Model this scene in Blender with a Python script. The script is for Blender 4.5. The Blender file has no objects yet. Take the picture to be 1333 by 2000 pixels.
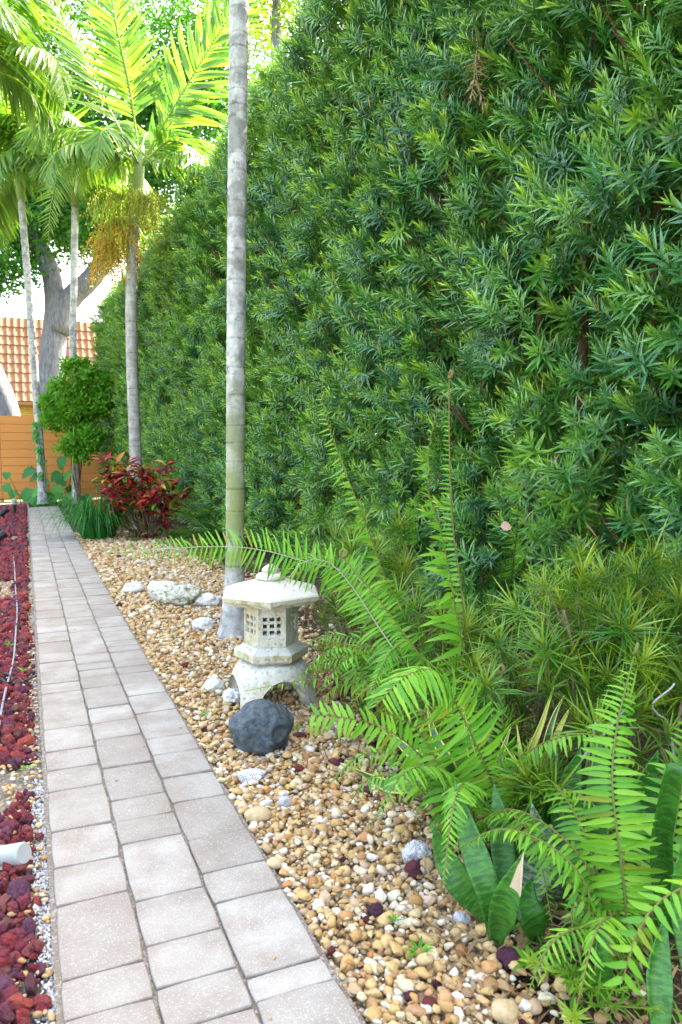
import bpy, bmesh, math, random
import numpy as np
from mathutils import Vector, Matrix, Euler, Quaternion, noise
random.seed(7); rng = np.random.default_rng(7)
R = math.radians
scene = bpy.context.scene
C = scene.collection

# ------------------------------------------------------------------ camera, sky, sun, exposure
CAMH, F = 1.4, 1450.0
YAW, PITCH = R(23.01), R(4.81)
cam_d = bpy.data.cameras.new('camera'); cam = bpy.data.objects.new('camera', cam_d); C.objects.link(cam)
cam.location = (0, 0, CAMH); cam.rotation_euler = (R(90) - PITCH, 0, -YAW)
cam_d.sensor_fit = 'VERTICAL'; cam_d.sensor_height = 36.0; cam_d.sensor_width = 24.0
cam_d.lens = 36.0 * F / 2000.0
cam_d.clip_start = 0.05; cam_d.clip_end = 3000
cam_d.dof.use_dof = True; cam_d.dof.focus_distance = 4.0; cam_d.dof.aperture_fstop = 6.3
scene.camera = cam

SUN_AZ, SUN_EL = R(62), R(50)          # azimuth clockwise from +Y
world = bpy.data.worlds.new('World'); scene.world = world; world.use_nodes = True
wn = world.node_tree.nodes; wl = world.node_tree.links
sky = wn.new('ShaderNodeTexSky'); sky.sky_type = 'NISHITA'; sky.sun_disc = False
sky.sun_elevation = SUN_EL; sky.sun_rotation = SUN_AZ
sky.air_density = 1.0; sky.dust_density = 4.0; sky.ozone_density = 0.6
bg = wn['Background']; bg.inputs['Strength'].default_value = 0.15
tint = wn.new('ShaderNodeMix'); tint.data_type = 'RGBA'; tint.blend_type = 'MULTIPLY'; tint.inputs[0].default_value = 1.0
tint.inputs[7].default_value = (1.0, .90, .76, 1)      # bright hazy sky, uniformly a little warmer than clear blue
wl.new(sky.outputs['Color'], tint.inputs[6]); wl.new(tint.outputs[2], bg.inputs['Color'])
sun_d = bpy.data.lights.new('sun', 'SUN'); sun = bpy.data.objects.new('sun', sun_d); C.objects.link(sun)
sun_d.energy = 3.6; sun_d.angle = R(0.53); sun_d.color = (1.0, 0.93, 0.82)
to_sun = Vector((math.sin(SUN_AZ) * math.cos(SUN_EL), math.cos(SUN_AZ) * math.cos(SUN_EL), math.sin(SUN_EL)))
sun.rotation_euler = to_sun.to_track_quat('Z', 'Y').to_euler(); sun.location = (20, 12, 30)
vs = scene.view_settings
vs.view_transform = 'Standard'; vs.look = 'None'; vs.gamma = 1.0; vs.use_curve_mapping = False
vs.exposure = 3.5
scene.render.engine = 'CYCLES'
cy = scene.cycles
cy.use_denoising = True; cy.max_bounces = 4; cy.diffuse_bounces = 1; cy.glossy_bounces = 2
cy.transmission_bounces = 5; cy.transparent_max_bounces = 8; cy.sample_clamp_indirect = 8

# ------------------------------------------------------------------ placing helpers
_fw = Vector((math.sin(YAW) * math.cos(PITCH), math.cos(YAW) * math.cos(PITCH), -math.sin(PITCH)))
_rt = Vector((math.cos(YAW), -math.sin(YAW), 0)); _up = _rt.cross(_fw)
CAMP = Vector((0, 0, CAMH))
def P(px, py, z):                       # point at a measured place, z metres deep
    return CAMP + z * (_fw + (px - 666.5) / F * _rt - (py - 1000) / F * _up)
def G(px, py, h=0.0):                   # the same on the ground
    d = P(px, py, 1.0) - CAMP
    return CAMP + d * ((h - CAMH) / d.z)
def depth(p): return (Vector(p) - CAMP).dot(_fw)
def pix(p):
    d = Vector(p) - CAMP; z = d.dot(_fw)
    if z < .05: return None
    return 666.5 + F * d.dot(_rt) / z, 1000 - F * d.dot(_up) / z, z

WM = {}
def link(o, parent=None, M=None):
    C.objects.link(o)
    W = M.copy() if M is not None else Matrix.Identity(4)
    if parent is not None:
        o.parent = parent; o.matrix_parent_inverse = WM[parent.name].inverted()
    o.matrix_basis = W; WM[o.name] = W
    return o
def tag(o, label=None, cat=None, group=None, kind=None):
    if label: o['label'] = label
    if cat: o['category'] = cat
    if group: o['group'] = group
    if kind: o['kind'] = kind
    return o
def thing(name, label, cat, loc, group=None):
    o = bpy.data.objects.new(name, None); o.empty_display_size = 0.1
    link(o, None, Matrix.Translation(Vector(loc)))
    return tag(o, label, cat, group)

class MB:
    """collects vertices and faces with per-vertex attributes"""
    def __init__(s): s.v = []; s.f = []; s.cv = []; s.tip = []; s.lc = []; s.n = 0
    def add(s, V, Fc, cv=0.0, tip=None, lc=None):
        V = np.asarray(V, float).reshape(-1, 3); k = len(V)
        s.v.append(V); n0 = s.n
        s.f.extend([tuple(i + n0 for i in f) for f in Fc])
        s.cv.append(np.full(k, cv) if np.isscalar(cv) else np.asarray(cv, float))
        s.tip.append(np.zeros(k) if tip is None else (np.full(k, tip) if np.isscalar(tip) else np.asarray(tip, float)))
        s.lc.append(np.zeros((k, 3)) if lc is None else np.asarray(lc, float))
        s.n += k; return s
    def mesh(s, name, mat, smooth=True):
        me = bpy.data.meshes.new(name)
        V = np.concatenate(s.v) if s.v else np.zeros((0, 3))
        me.from_pydata(V.tolist(), [], s.f)
        me.attributes.new('cv', 'FLOAT', 'POINT').data.foreach_set('value', np.concatenate(s.cv).astype(np.float32))
        me.attributes.new('tip', 'FLOAT', 'POINT').data.foreach_set('value', np.concatenate(s.tip).astype(np.float32))
        me.attributes.new('lc', 'FLOAT_VECTOR', 'POINT').data.foreach_set('vector', np.concatenate(s.lc).astype(np.float32).ravel())
        if smooth: me.polygons.foreach_set('use_smooth', [True] * len(me.polygons))
        if mat: me.materials.append(mat)
        me.update(); return me
    def build(s, name, mat, parent=None, smooth=True):
        return link(bpy.data.objects.new(name, s.mesh(name, mat, smooth)), parent)

def inst(name, me, parent, M): return link(bpy.data.objects.new(name, me), parent, M)

def frame(x, n):
    x = Vector(x).normalized(); n = Vector(n); y = n.cross(x)
    if y.length < 1e-5: y = x.orthogonal()
    y.normalize(); z = x.cross(y)
    return Matrix((x, y, z)).transposed()
def mat4(pos, x, n, s=(1, 1, 1)):
    m = frame(x, n).to_4x4() @ Matrix.Diagonal((s[0], s[1], s[2], 1)); m.translation = Vector(pos); return m
def xf(V, M):
    A = np.array(M)[:3, :3]; return np.asarray(V) @ A.T + np.array(M.translation)

def catmull(pts, n):
    pts = [Vector(p) for p in pts]
    if len(pts) == 2: return [pts[0].lerp(pts[1], i / (n - 1)) for i in range(n)]
    q = [2 * pts[0] - pts[1]] + pts + [2 * pts[-1] - pts[-2]]
    raw = []
    for i in range(1, len(q) - 2):
        for k in range(14):
            t = k / 14; a, b, c, d = q[i - 1], q[i], q[i + 1], q[i + 2]
            raw.append(0.5 * ((2 * b) + (c - a) * t + (2 * a - 5 * b + 4 * c - d) * t * t + (3 * b - a - 3 * c + d) * t ** 3))
    raw.append(pts[-1])
    L = [0.0]
    for i in range(1, len(raw)): L.append(L[-1] + (raw[i] - raw[i - 1]).length)
    out = []; j = 0
    for i in range(n):
        s = L[-1] * i / (n - 1)
        while j < len(L) - 2 and L[j + 1] < s: j += 1
        out.append(raw[j].lerp(raw[j + 1], min(1, max(0, (s - L[j]) / max(1e-9, L[j + 1] - L[j])))))
    return out
def tangents(pts):
    return [(pts[min(i + 1, len(pts) - 1)] - pts[max(i - 1, 0)]).normalized() for i in range(len(pts))]

def tube(mb, pts, rad, k=8, cap=True, cv=0.0, tip=None, wob=0.0):
    pts = [Vector(p) for p in pts]; T = tangents(pts)
    rad = [float(rad)] * len(pts) if np.isscalar(rad) else [float(x) for x in rad]
    ref = T[0].orthogonal().normalized(); V = []; tv = []
    for i, p in enumerate(pts):
        ref = (ref - T[i] * ref.dot(T[i])).normalized(); b = T[i].cross(ref)
        for j in range(k):
            a = 2 * math.pi * j / k
            r = rad[i] * (1 + wob * noise.noise(Vector((math.cos(a) * 2, math.sin(a) * 2, i * .4))))
            V.append(p + r * (math.cos(a) * ref + math.sin(a) * b)); tv.append(0 if tip is None else tip[i])
    Fc = [(i * k + j, i * k + (j + 1) % k, (i + 1) * k + (j + 1) % k, (i + 1) * k + j) for i in range(len(pts) - 1) for j in range(k)]
    if cap:
        Fc.append(tuple(range(k))[::-1]); Fc.append(tuple((len(pts) - 1) * k + j for j in range(k)))
    return mb.add([tuple(v) for v in V], Fc, cv, tv)

def box(mb, x0, x1, y0, y1, z0, z1, M=None, cv=0.0):
    V = np.array([(x, y, z) for z in (z0, z1) for y in (y0, y1) for x in (x0, x1)], float)
    if M is not None: V = xf(V, M)
    return mb.add(V, [(0, 2, 3, 1), (4, 5, 7, 6), (0, 1, 5, 4), (2, 6, 7, 3), (0, 4, 6, 2), (1, 3, 7, 5)], cv)

def leaf_t(L=1.0, W=.1, n=3, fold=.25, curl=0.0, prof=None, wave=0.0):
    """leaf along +X, width along Y, face +Z: vertices, faces, position along it"""
    prof = prof or (lambda t: math.sin(math.pi * min(1, t ** .75)) ** .8 if 0 < t < 1 else 0)
    V = []; S = []; Fc = []
    for i in range(n + 1):
        t = i / n; w = W * .5 * max(prof(t), .06 if i == 0 else 0.0); z = -curl * L * t * t
        wz = wave * W * math.sin(t * 17)
        if i == n: V.append((L * (1 - .15 * abs(curl)), 0, z)); S.append(1.0); break
        V += [(L * t, -w, z + fold * w + wz), (L * t, 0, z), (L * t, w, z + fold * w - wz)]; S += [t] * 3
    for i in range(n - 1):
        a = 3 * i; Fc += [(a, a + 3, a + 4, a + 1), (a + 1, a + 4, a + 5, a + 2)]
    a = 3 * (n - 1); Fc += [(a, a + 3, a + 1), (a + 1, a + 3, a + 2)]
    return np.array(V), Fc, np.array(S)

# ------------------------------------------------------------------ materials
class NM:
    def __init__(s, name):
        s.m = bpy.data.materials.new(name); s.m.use_nodes = True
        s.t = s.m.node_tree; s.t.nodes.clear(); s.out = s.n('ShaderNodeOutputMaterial')
    def n(s, typ, **kw):
        o = s.t.nodes.new(typ)
        for k, v in kw.items(): setattr(o, k, v)
        return o
    def l(s, a, b): s.t.links.new(a, b)
    def val(s, sock, v):
        if hasattr(v, 'is_output'): s.l(v, sock)
        else: sock.default_value = v
    def math(s, op, a, b=0.0, clamp=False):
        o = s.n('ShaderNodeMath', operation=op, use_clamp=clamp); s.val(o.inputs[0], a); s.val(o.inputs[1], b); return o.outputs[0]
    def attr(s, nm, vec=False): return s.n('ShaderNodeAttribute', attribute_name=nm).outputs['Vector' if vec else 'Fac']
    def rand(s): return s.n('ShaderNodeObjectInfo').outputs['Random']
    def obj(s): return s.n('ShaderNodeTexCoord').outputs['Object']
    def pos(s): return s.n('ShaderNodeNewGeometry').outputs['Position']
    def noise(s, vec, sc, det=4, rough=.55, col=False):
        o = s.n('ShaderNodeTexNoise'); s.l(vec, o.inputs['Vector']); o.inputs['Scale'].default_value = sc
        o.inputs['Detail'].default_value = det; o.inputs['Roughness'].default_value = rough
        return o.outputs['Color' if col else 'Fac']
    def vor(s, vec, sc, feature='F1', out='Distance'):
        o = s.n('ShaderNodeTexVoronoi', feature=feature); s.l(vec, o.inputs['Vector']); o.inputs['Scale'].default_value = sc
        return o.outputs[out]
    def ramp(s, fac, stops, interp='LINEAR'):
        o = s.n('ShaderNodeValToRGB'); r = o.color_ramp; r.interpolation = interp
        while len(r.elements) < len(stops): r.elements.new(.5)
        for e, (p, c) in zip(r.elements, stops): e.position = p; e.color = (*c, 1) if len(c) == 3 else c
        s.l(fac, o.inputs['Fac']); return o.outputs['Color']
    def mix(s, f, a, b, mode='MIX'):
        o = s.n('ShaderNodeMix', data_type='RGBA', blend_type=mode)
        for k, v in ((0, f), (6, a), (7, b)):
            if isinstance(v, tuple): v = (*v, 1) if len(v) == 3 else v
            s.val(o.inputs[k], v)
        return o.outputs[2]
    def vmul(s, vec, m):
        o = s.n('ShaderNodeVectorMath', operation='MULTIPLY'); s.l(vec, o.inputs[0]); o.inputs[1].default_value = m; return o.outputs[0]
    def bump(s, h, st=.4, d=.01):
        o = s.n('ShaderNodeBump'); o.inputs['Strength'].default_value = st; o.inputs['Distance'].default_value = d
        s.l(h, o.inputs['Height']); return o.outputs['Normal']
    def princ(s, col, rough=.7, nor=None, spec=.4, metal=0.0):
        o = s.n('ShaderNodeBsdfPrincipled')
        s.val(o.inputs['Base Color'], (*col, 1) if isinstance(col, tuple) and len(col) == 3 else col)
        s.val(o.inputs['Roughness'], rough); o.inputs['Specular IOR Level'].default_value = spec; o.inputs['Metallic'].default_value = metal
        if nor is not None: s.l(nor, o.inputs['Normal'])
        return o.outputs[0]
    def done(s, sh): s.l(sh, s.out.inputs['Surface']); return s.m

def ev(cols): return [(i / max(1, len(cols) - 1), c) for i, c in enumerate(cols)]

def leaf_mat(name, cols, tipc=None, transl=.35, rough=.38, spec=.3, base=None, tcol=1.0, patch=None, interp='LINEAR'):
    m = NM(name)
    fac = m.math('FRACT', m.math('ADD', m.rand(), m.attr('cv')))
    col = m.ramp(fac, ev(cols), interp)
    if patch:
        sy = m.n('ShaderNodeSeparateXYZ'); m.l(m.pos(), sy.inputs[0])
        ag = m.math('ADD', .28, m.math('MULTIPLY', sy.outputs['Y'], .04), True)      # patch colour gets stronger towards the far end
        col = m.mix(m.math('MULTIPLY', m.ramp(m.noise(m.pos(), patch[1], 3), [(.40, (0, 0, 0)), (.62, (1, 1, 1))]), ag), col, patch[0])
    if tipc: col = m.mix(m.attr('tip'), col, tipc)
    nz = m.noise(m.obj(), 30, 2)
    col = m.mix(m.math('MULTIPLY', nz, .5), col, m.mix(1.0, col, (.55, .6, .5), 'MULTIPLY'))
    p = m.princ(col, rough + .08, None, spec * .55)
    t = m.n('ShaderNodeBsdfTranslucent'); m.l(m.mix(1.0, col, (1.25 * tcol, 1.3 * tcol, .6 * tcol), 'MULTIPLY'), t.inputs['Color'])
    x = m.n('ShaderNodeMixShader'); x.inputs[0].default_value = transl; m.l(p, x.inputs[1]); m.l(t.outputs[0], x.inputs[2])
    return m.done(x.outputs[0])

def stone_mat(name, cols, rough=.75, nsc=18, dark=.6, spots=None, bump=.5, bd=.006, spec=.3):
    m = NM(name); o = m.obj()
    col = m.ramp(m.rand(), ev(cols))
    n1 = m.noise(o, nsc, 5); n2 = m.noise(o, nsc * 5, 3)
    col = m.mix(m.math('MULTIPLY', m.ramp(n1, [(.35, (0, 0, 0)), (.7, (1, 1, 1))]), dark), col, m.mix(1.0, col, (.5, .45, .4), 'MULTIPLY'))
    if spots:
        v = m.ramp(m.noise(o, spots[1], 2), [(spots[2], (0, 0, 0)), (spots[2] + .06, (1, 1, 1))]); col = m.mix(v, col, spots[0])
    h = m.math('ADD', n1, m.math('MULTIPLY', n2, .35))
    return m.done(m.princ(col, rough, m.bump(h, bump, bd), spec))

def bark_mat(name, a, b, sc=(6, 6, 1.2), bump=.8, extra=None):
    m = NM(name); o = m.obj(); s = m.vmul(o, sc)
    n1 = m.noise(s, 4, 6, .65); n2 = m.noise(o, 3, 3)
    col = m.mix(m.ramp(n1, [(.3, (0, 0, 0)), (.7, (1, 1, 1))]), a, b)
    if extra: col = m.mix(m.math('MULTIPLY', m.ramp(n2, [(.45, (0, 0, 0)), (.62, (1, 1, 1))]), .7), col, extra)
    return m.done(m.princ(col, .9, m.bump(n1, bump, .03), .2))

# pavers
m = NM('concrete_paver'); o = m.pos()
base = m.ramp(m.rand(), ev([(.29, .26, .225), (.37, .345, .305), (.335, .31, .272), (.415, .39, .35), (.3, .272, .238), (.39, .365, .325)]))
st = m.noise(o, 5, 5, .6)
col = m.mix(m.math('MULTIPLY', m.ramp(st, [(.4, (0, 0, 0)), (.66, (1, 1, 1))]), .7), base, (.235, .19, .155))
gr = m.noise(o, 260, 2, .7); col = m.mix(m.math('MULTIPLY', m.ramp(gr, [(.35, (1, 1, 1)), (.5, (0, 0, 0))]), .45), col, (.22, .19, .17))
g2 = m.noise(o, 180, 2, .7); col = m.mix(m.math('MULTIPLY', m.ramp(g2, [(.58, (0, 0, 0)), (.68, (1, 1, 1))]), .5), col, (.68, .64, .6))
sp = m.vor(o, 9); col = m.mix(m.math('MULTIPLY', m.ramp(sp, [(.0, (1, 1, 1)), (.07, (0, 0, 0))]), .25), col, (.12, .1, .09))
col = m.mix(m.math('MULTIPLY', m.attr('tip'), m.ramp(m.noise(o, 14, 3), [(.3, (.15, .15, .15)), (.75, (.75, .75, .75))])), col, (.17, .13, .105))
PAVER = m.done(m.princ(col, .9, m.bump(m.math('ADD', gr, m.math('MULTIPLY', st, .8)), .35, .004), .2))

def soil_mat(name, a, b, c):
    m = NM(name); o = m.pos(); n1 = m.noise(o, 9, 6, .65); n2 = m.noise(o, 70, 4, .7)
    col = m.mix(n1, a, b); col = m.mix(m.ramp(n2, [(.5, (0, 0, 0)), (.62, (1, 1, 1))]), col, c)
    return m.done(m.princ(col, .95, m.bump(m.math('ADD', n1, n2), .9, .03), .15))
SOIL = soil_mat('dark_soil', (.055, .036, .024), (.10, .066, .042), (.2, .15, .09))
SAND = soil_mat('sandy_soil', (.24, .19, .14), (.33, .28, .22), (.5, .47, .43))
GRAVELBASE = soil_mat('gravel_fines', (.30, .2, .11), (.38, .27, .16), (.5, .4, .28))
GRASSY = soil_mat('grassy_soil', (.06, .09, .03), (.09, .12, .04), (.15, .13, .06))
HAUNCH = stone_mat('haunch_mortar', [(.46, .45, .44), (.52, .51, .5)], .9, 14, .5)

PEB = stone_mat('river_pebble', [(.42, .22, .07), (.62, .44, .2), (.33, .15, .05), (.72, .64, .48), (.5, .31, .11), (.6, .43, .2), (.46, .2, .06),
                                 (.75, .7, .6), (.56, .37, .15), (.34, .18, .07), (.62, .46, .23), (.28, .17, .1), (.52, .34, .13), (.66, .53, .33), (.72, .66, .56)], .6, 3, .4, bump=.4, bd=.004, spec=.3)
LAVA = stone_mat('lava_rock', [(.21, .036, .045), (.3, .05, .05), (.14, .05, .08), (.36, .08, .055), (.12, .055, .09), (.23, .045, .055), (.095, .055, .07), (.28, .06, .065), (.18, .085, .07)], .95, 5, .35, bump=.9, bd=.01, spec=.12)
PEBR = stone_mat('maroon_lava_pebble', [(.12, .025, .03), (.08, .03, .06), (.2, .04, .03)], .9, 5, .4, bump=1, bd=.01)
CORAL = stone_mat('coral_rock', [(.7, .67, .62), (.76, .74, .7)], .95, 3.5, .35, ((.3, .27, .2), 9, .6), .9, .014)
MOSSY = stone_mat('mossy_coral_rock', [(.62, .6, .5), (.66, .64, .54)], .95, 5, .5, ((.26, .24, .11), 7, .53), .9, .016)
SPECK = stone_mat('speckled_rock', [(.66, .65, .68), (.66, .65, .68)], .9, 6, .2, ((.12, .11, .15), 16, .53), .8, .006)
m = NM('slate_boulder'); o = m.obj(); n1 = m.noise(o, 5, 6, .6); n2 = m.noise(o, 26, 4, .6)
col = m.mix(m.ramp(n1, [(.35, (0, 0, 0)), (.65, (1, 1, 1))]), (.03, .045, .072), (.12, .148, .165)); col = m.mix(m.math('MULTIPLY', m.ramp(n2, [(.5, (0, 0, 0)), (.65, (1, 1, 1))]), .45), col, (.2, .215, .19))
BOULDER = m.done(m.princ(col, .62, m.bump(m.math('ADD', n1, m.math('MULTIPLY', n2, .8)), .8, .02), .35))

m = NM('lantern_cement'); o = m.obj(); n1 = m.noise(o, 7, 5, .6); n2 = m.noise(o, 70, 4, .7); n3 = m.noise(o, 3.2, 3)
geo = m.n('ShaderNodeNewGeometry'); sx = m.n('ShaderNodeSeparateXYZ'); m.l(geo.outputs['Normal'], sx.inputs[0])
upf = m.ramp(sx.outputs['Z'], [(.25, (1, 1, 1)), (.6, (.1, .1, .1))])
col = m.mix(m.math('MULTIPLY', m.ramp(n1, [(.38, (0, 0, 0)), (.66, (1, 1, 1))]), m.math('MULTIPLY', upf, .95)), (.7, .665, .58), (.44, .365, .17))
col = m.mix(m.math('MULTIPLY', m.ramp(n3, [(.5, (0, 0, 0)), (.66, (1, 1, 1))]), .3), col, (.5, .5, .36))
pit = m.ramp(m.noise(o, 48, 3, .6), [(.3, (0, 0, 0)), (.42, (1, 1, 1))]); col = m.mix(m.math('SUBTRACT', .16, m.math('MULTIPLY', pit, .16)), col, (.3, .26, .16))
stk = m.ramp(m.noise(m.vmul(o, (1, 1, .16)), 26, 3), [(.54, (0, 0, 0)), (.68, (1, 1, 1))]); col = m.mix(m.math('MULTIPLY', m.math('MULTIPLY', stk, upf), .5), col, (.3, .29, .13))
LANT = m.done(m.princ(col, .9, m.bump(m.math('ADD', m.math('ADD', n1, n2), m.math('MULTIPLY', pit, 1.2)), .8, .008), .15))
m = NM('palm_bark'); o = m.obj(); rg = m.attr('tip'); n1 = m.noise(m.vmul(o, (1, 1, .6)), 14, 6, .65); n2 = m.noise(o, 4.5, 4, .6); sx = m.n('ShaderNodeSeparateXYZ'); m.l(o, sx.inputs[0])
col = m.mix(m.ramp(n1, [(.32, (0, 0, 0)), (.64, (1, 1, 1))]), (.25, .23, .2), (.46, .43, .39))
col = m.mix(m.math('MULTIPLY', m.ramp(n2, [(.5, (0, 0, 0)), (.6, (1, 1, 1))]), .55), col, (.24, .235, .2))
mo = m.math('MULTIPLY', m.ramp(sx.outputs['Z'], [(.08, (0, 0, 0)), (.16, (1, 1, 1)), (.24, (.8, .8, .8)), (.45, (.1, .1, .1))]), m.ramp(n2, [(.35, (0, 0, 0)), (.55, (1, 1, 1))]))
# height for the moss is read in tenths of a metre
col = m.mix(m.math('MULTIPLY', rg, m.ramp(n1, [(.34, (1, 1, 1)), (.6, (.22, .22, .22))])), col, (.10, .08, .06))
PALMB = m.done(m.princ(col, .85, m.bump(m.math('ADD', n1, m.math('MULTIPLY', rg, -1.0)), .5, .01), .25))
m = NM('mossy_palm_bark'); o = m.obj(); rg = m.attr('tip'); n1 = m.noise(m.vmul(o, (1, 1, .6)), 14, 6, .65); n2 = m.noise(o, 4.5, 4, .6)
col = m.mix(m.ramp(n1, [(.32, (0, 0, 0)), (.64, (1, 1, 1))]), (.28, .27, .26), (.54, .53, .51))
col = m.mix(m.math('MULTIPLY', m.ramp(n2, [(.5, (0, 0, 0)), (.58, (1, 1, 1))]), .65), col, (.16, .16, .145)); n5 = m.noise(o, 22, 4, .7); col = m.mix(m.math('MULTIPLY', m.ramp(n5, [(.55, (0, 0, 0)), (.66, (1, 1, 1))]), .6), col, (.12, .115, .095))
col = m.mix(m.math('MULTIPLY', m.attr('cv'), m.ramp(n2, [(.3, (.25, .25, .25)), (.55, (1, 1, 1))])), col, (.24, .27, .09))
col = m.mix(m.math('MULTIPLY', rg, m.ramp(n1, [(.34, (1, 1, 1)), (.6, (.22, .22, .22))])), col, (.10, .08, .06))
PALMM = m.done(m.princ(col, .85, m.bump(m.math('ADD', n1, m.math('MULTIPLY', rg, -1.0)), .5, .01), .25))
OAKB = bark_mat('oak_bark', (.09, .088, .105), (.26, .25, .28), (5, 5, 1), 1.0)
TWIG = bark_mat('hedge_wood', (.09, .05, .03), (.2, .12, .07), (8, 8, 1.5), .8)
PALE = bark_mat('pale_stem', (.15, .11, .06), (.32, .26, .16), (3, 3, 12), .6)
GREYW = bark_mat('dry_root', (.4, .38, .36), (.62, .6, .58))

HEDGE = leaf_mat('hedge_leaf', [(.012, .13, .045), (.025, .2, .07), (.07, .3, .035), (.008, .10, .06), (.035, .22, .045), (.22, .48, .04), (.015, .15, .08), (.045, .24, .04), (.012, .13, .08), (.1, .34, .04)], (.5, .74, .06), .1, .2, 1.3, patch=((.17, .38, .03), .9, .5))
HEDGE.node_tree  # hedge leaves are waxy
DRYL = leaf_mat('dry_leaf', [(.36, .2, .09), (.5, .34, .18), (.28, .15, .07), (.55, .42, .28)], None, .25, .7, .2)
FERN = leaf_mat('fern_leaf', [(.10, .32, .03), (.2, .46, .03), (.08, .26, .03), (.26, .5, .045), (.14, .38, .03)], None, .25, .35, .5)
FERNY = leaf_mat('yellowing_fern_leaf', [(.22, .32, .03), (.32, .33, .03), (.16, .28, .03)], None, .35, .45, .35)
FERNR = leaf_mat('fern_rachis', [(.2, .15, .05), (.16, .2, .05)], None, .05, .6, .3)
FERNP = leaf_mat('pale_fern_rachis', [(.42, .42, .3), (.38, .4, .25)], None, .05, .6, .3)
PALML = leaf_mat('palm_leaf', [(.12, .27, .03), (.17, .33, .035), (.07, .2, .03), (.26, .38, .04), (.1, .24, .04)], None, .42, .25, 1.0)
PALMR = leaf_mat('palm_rachis', [(.2, .3, .05), (.26, .34, .07)], None, .1, .45, .4)
SHAFT = leaf_mat('crownshaft', [(.26, .36, .12), (.3, .38, .14)], None, .05, .5, .35)
OAKL = leaf_mat('oak_leaf', [(.04, .16, .03), (.06, .2, .03), (.11, .3, .03), (.035, .13, .04)], None, .35, .45, .4)
YELL = leaf_mat('sunny_tree_leaf', [(.2, .32, .04), (.28, .36, .05), (.14, .27, .04)], None, .5, .45, .4)
SHRUB = leaf_mat('shrub_leaf', [(.10, .32, .02), (.14, .38, .025), (.2, .46, .04), (.07, .24, .02)], None, .35, .4, .45)
NARROW = leaf_mat('narrow_leaf', [(.07, .23, .012), (.13, .31, .015), (.03, .14, .012), (.26, .37, .02), (.08, .24, .015)], (.4, .44, .03), .16, .28, .8)
CROT = leaf_mat('croton_leaf', [(.6, .03, .03), (.12, .02, .035), (.72, .07, .03), (.2, .015, .03), (.7, .2, .02), (.08, .02, .04), (.7, .1, .16), (.2, .36, .03), (.5, .03, .03), (.12, .02, .04), (.65, .08, .05), (.16, .3, .03), (.3, .02, .04), (.5, .4, .05), (.5, .4, .05)], None, .25, .25, .8, interp='CONSTANT')
GRASSM = leaf_mat('liriope_blade', [(.025, .17, .03), (.05, .24, .035), (.035, .2, .045)], None, .25, .35, .5)
PHIL = leaf_mat('philodendron_leaf', [(.06, .28, .04), (.04, .2, .045), (.1, .34, .05)], None, .25, .3, .5)
PINKP = leaf_mat('pink_petal', [(.7, .42, .36), (.65, .4, .35)], None, .3, .5)
FRUIT = leaf_mat('palm_fruit', [(.75, .36, .03), (.8, .52, .05), (.7, .24, .02), (.65, .55, .08), (.7, .6, .1)], None, .35, .4)
STRAND = leaf_mat('fruit_strand', [(.5, .6, .1), (.65, .6, .12), (.4, .55, .08)], None, .45, .5)

def sans_mat(name, a, b, edge=None, ew=.72):
    m = NM(name); lc = m.attr('lc', True); sx = m.n('ShaderNodeSeparateXYZ'); m.l(lc, sx.inputs[0])
    n = m.noise(m.vmul(lc, (.55, 62, 1)), 1.6, 5, .62)
    col = m.mix(m.ramp(n, [(.44, (0, 0, 0)), (.57, (1, 1, 1))]), a, b)
    n2 = m.noise(lc, 5, 3); col = m.mix(m.math('MULTIPLY', m.ramp(n2, [(.6, (0, 0, 0)), (.75, (1, 1, 1))]), .4), col, (.25, .27, .03))
    au = m.math('ABSOLUTE', sx.outputs[0])
    if edge: col = m.mix(m.ramp(au, [(ew, (0, 0, 0)), (ew + .06, (1, 1, 1))]), col, edge)
    d = m.attr('tip'); col = m.mix(m.ramp(d, [(.4, (0, 0, 0)), (.55, (1, 1, 1))]), col, (.55, .42, .28))
    return m.done(m.princ(col, .38, m.bump(n, .15, .004), .45))
SANS = sans_mat('snake_plant_leaf', (.02, .10, .012), (.05, .2, .018))
SANSY = sans_mat('yellow_edged_snake_leaf', (.03, .1, .03), (.07, .17, .05), (.55, .5, .1), .7)
SANSW = sans_mat('silvery_snake_leaf', (.03, .08, .04), (.26, .33, .22))
SANSG = sans_mat('yellow_snake_leaf', (.42, .42, .06), (.5, .47, .1))

m = NM('stained_fence_board'); o = m.pos(); n1 = m.noise(m.vmul(o, (1.2, 1, 22)), 2.5, 5, .6)
col = m.mix(n1, m.ramp(m.rand(), ev([(.56, .2, .04), (.62, .23, .05), (.52, .18, .035)])), (.68, .3, .08)); FENCE = m.done(m.princ(col, .6, m.bump(n1, .2, .005), .3))
m = NM('clay_roof_tile'); o = m.pos(); n1 = m.noise(o, 6, 4)
col = m.mix(m.math('MULTIPLY', n1, .6), m.ramp(m.rand(), ev([(.33, .165, .105), (.37, .19, .12), (.3, .15, .095), (.35, .18, .112)])), (.26, .125, .085)); TILE = m.done(m.princ(col, .85, None, .2))
m = NM('yellow_brick'); o = m.pos(); col = m.mix(m.noise(o, 9, 3), m.ramp(m.rand(), ev([(.55, .33, .05), (.62, .4, .08), (.48, .27, .04)])), (.5, .3, .06)); YBRICK = m.done(m.princ(col, .85))
m = NM('mortar'); MORTAR = m.done(m.princ((.3, .2, .08), .9))
m = NM('black_plastic'); BLACK = m.done(m.princ((.012, .013, .016), .5))
m = NM('grey_metal_cap'); GREYM = m.done(m.princ((.35, .33, .3), .45, None, .5))
m = NM('grey_cable'); GREYC = m.done(m.princ(m.mix(m.noise(m.obj(), 20, 3), (.16, .165, .2), (.32, .33, .38)), .5))
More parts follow.
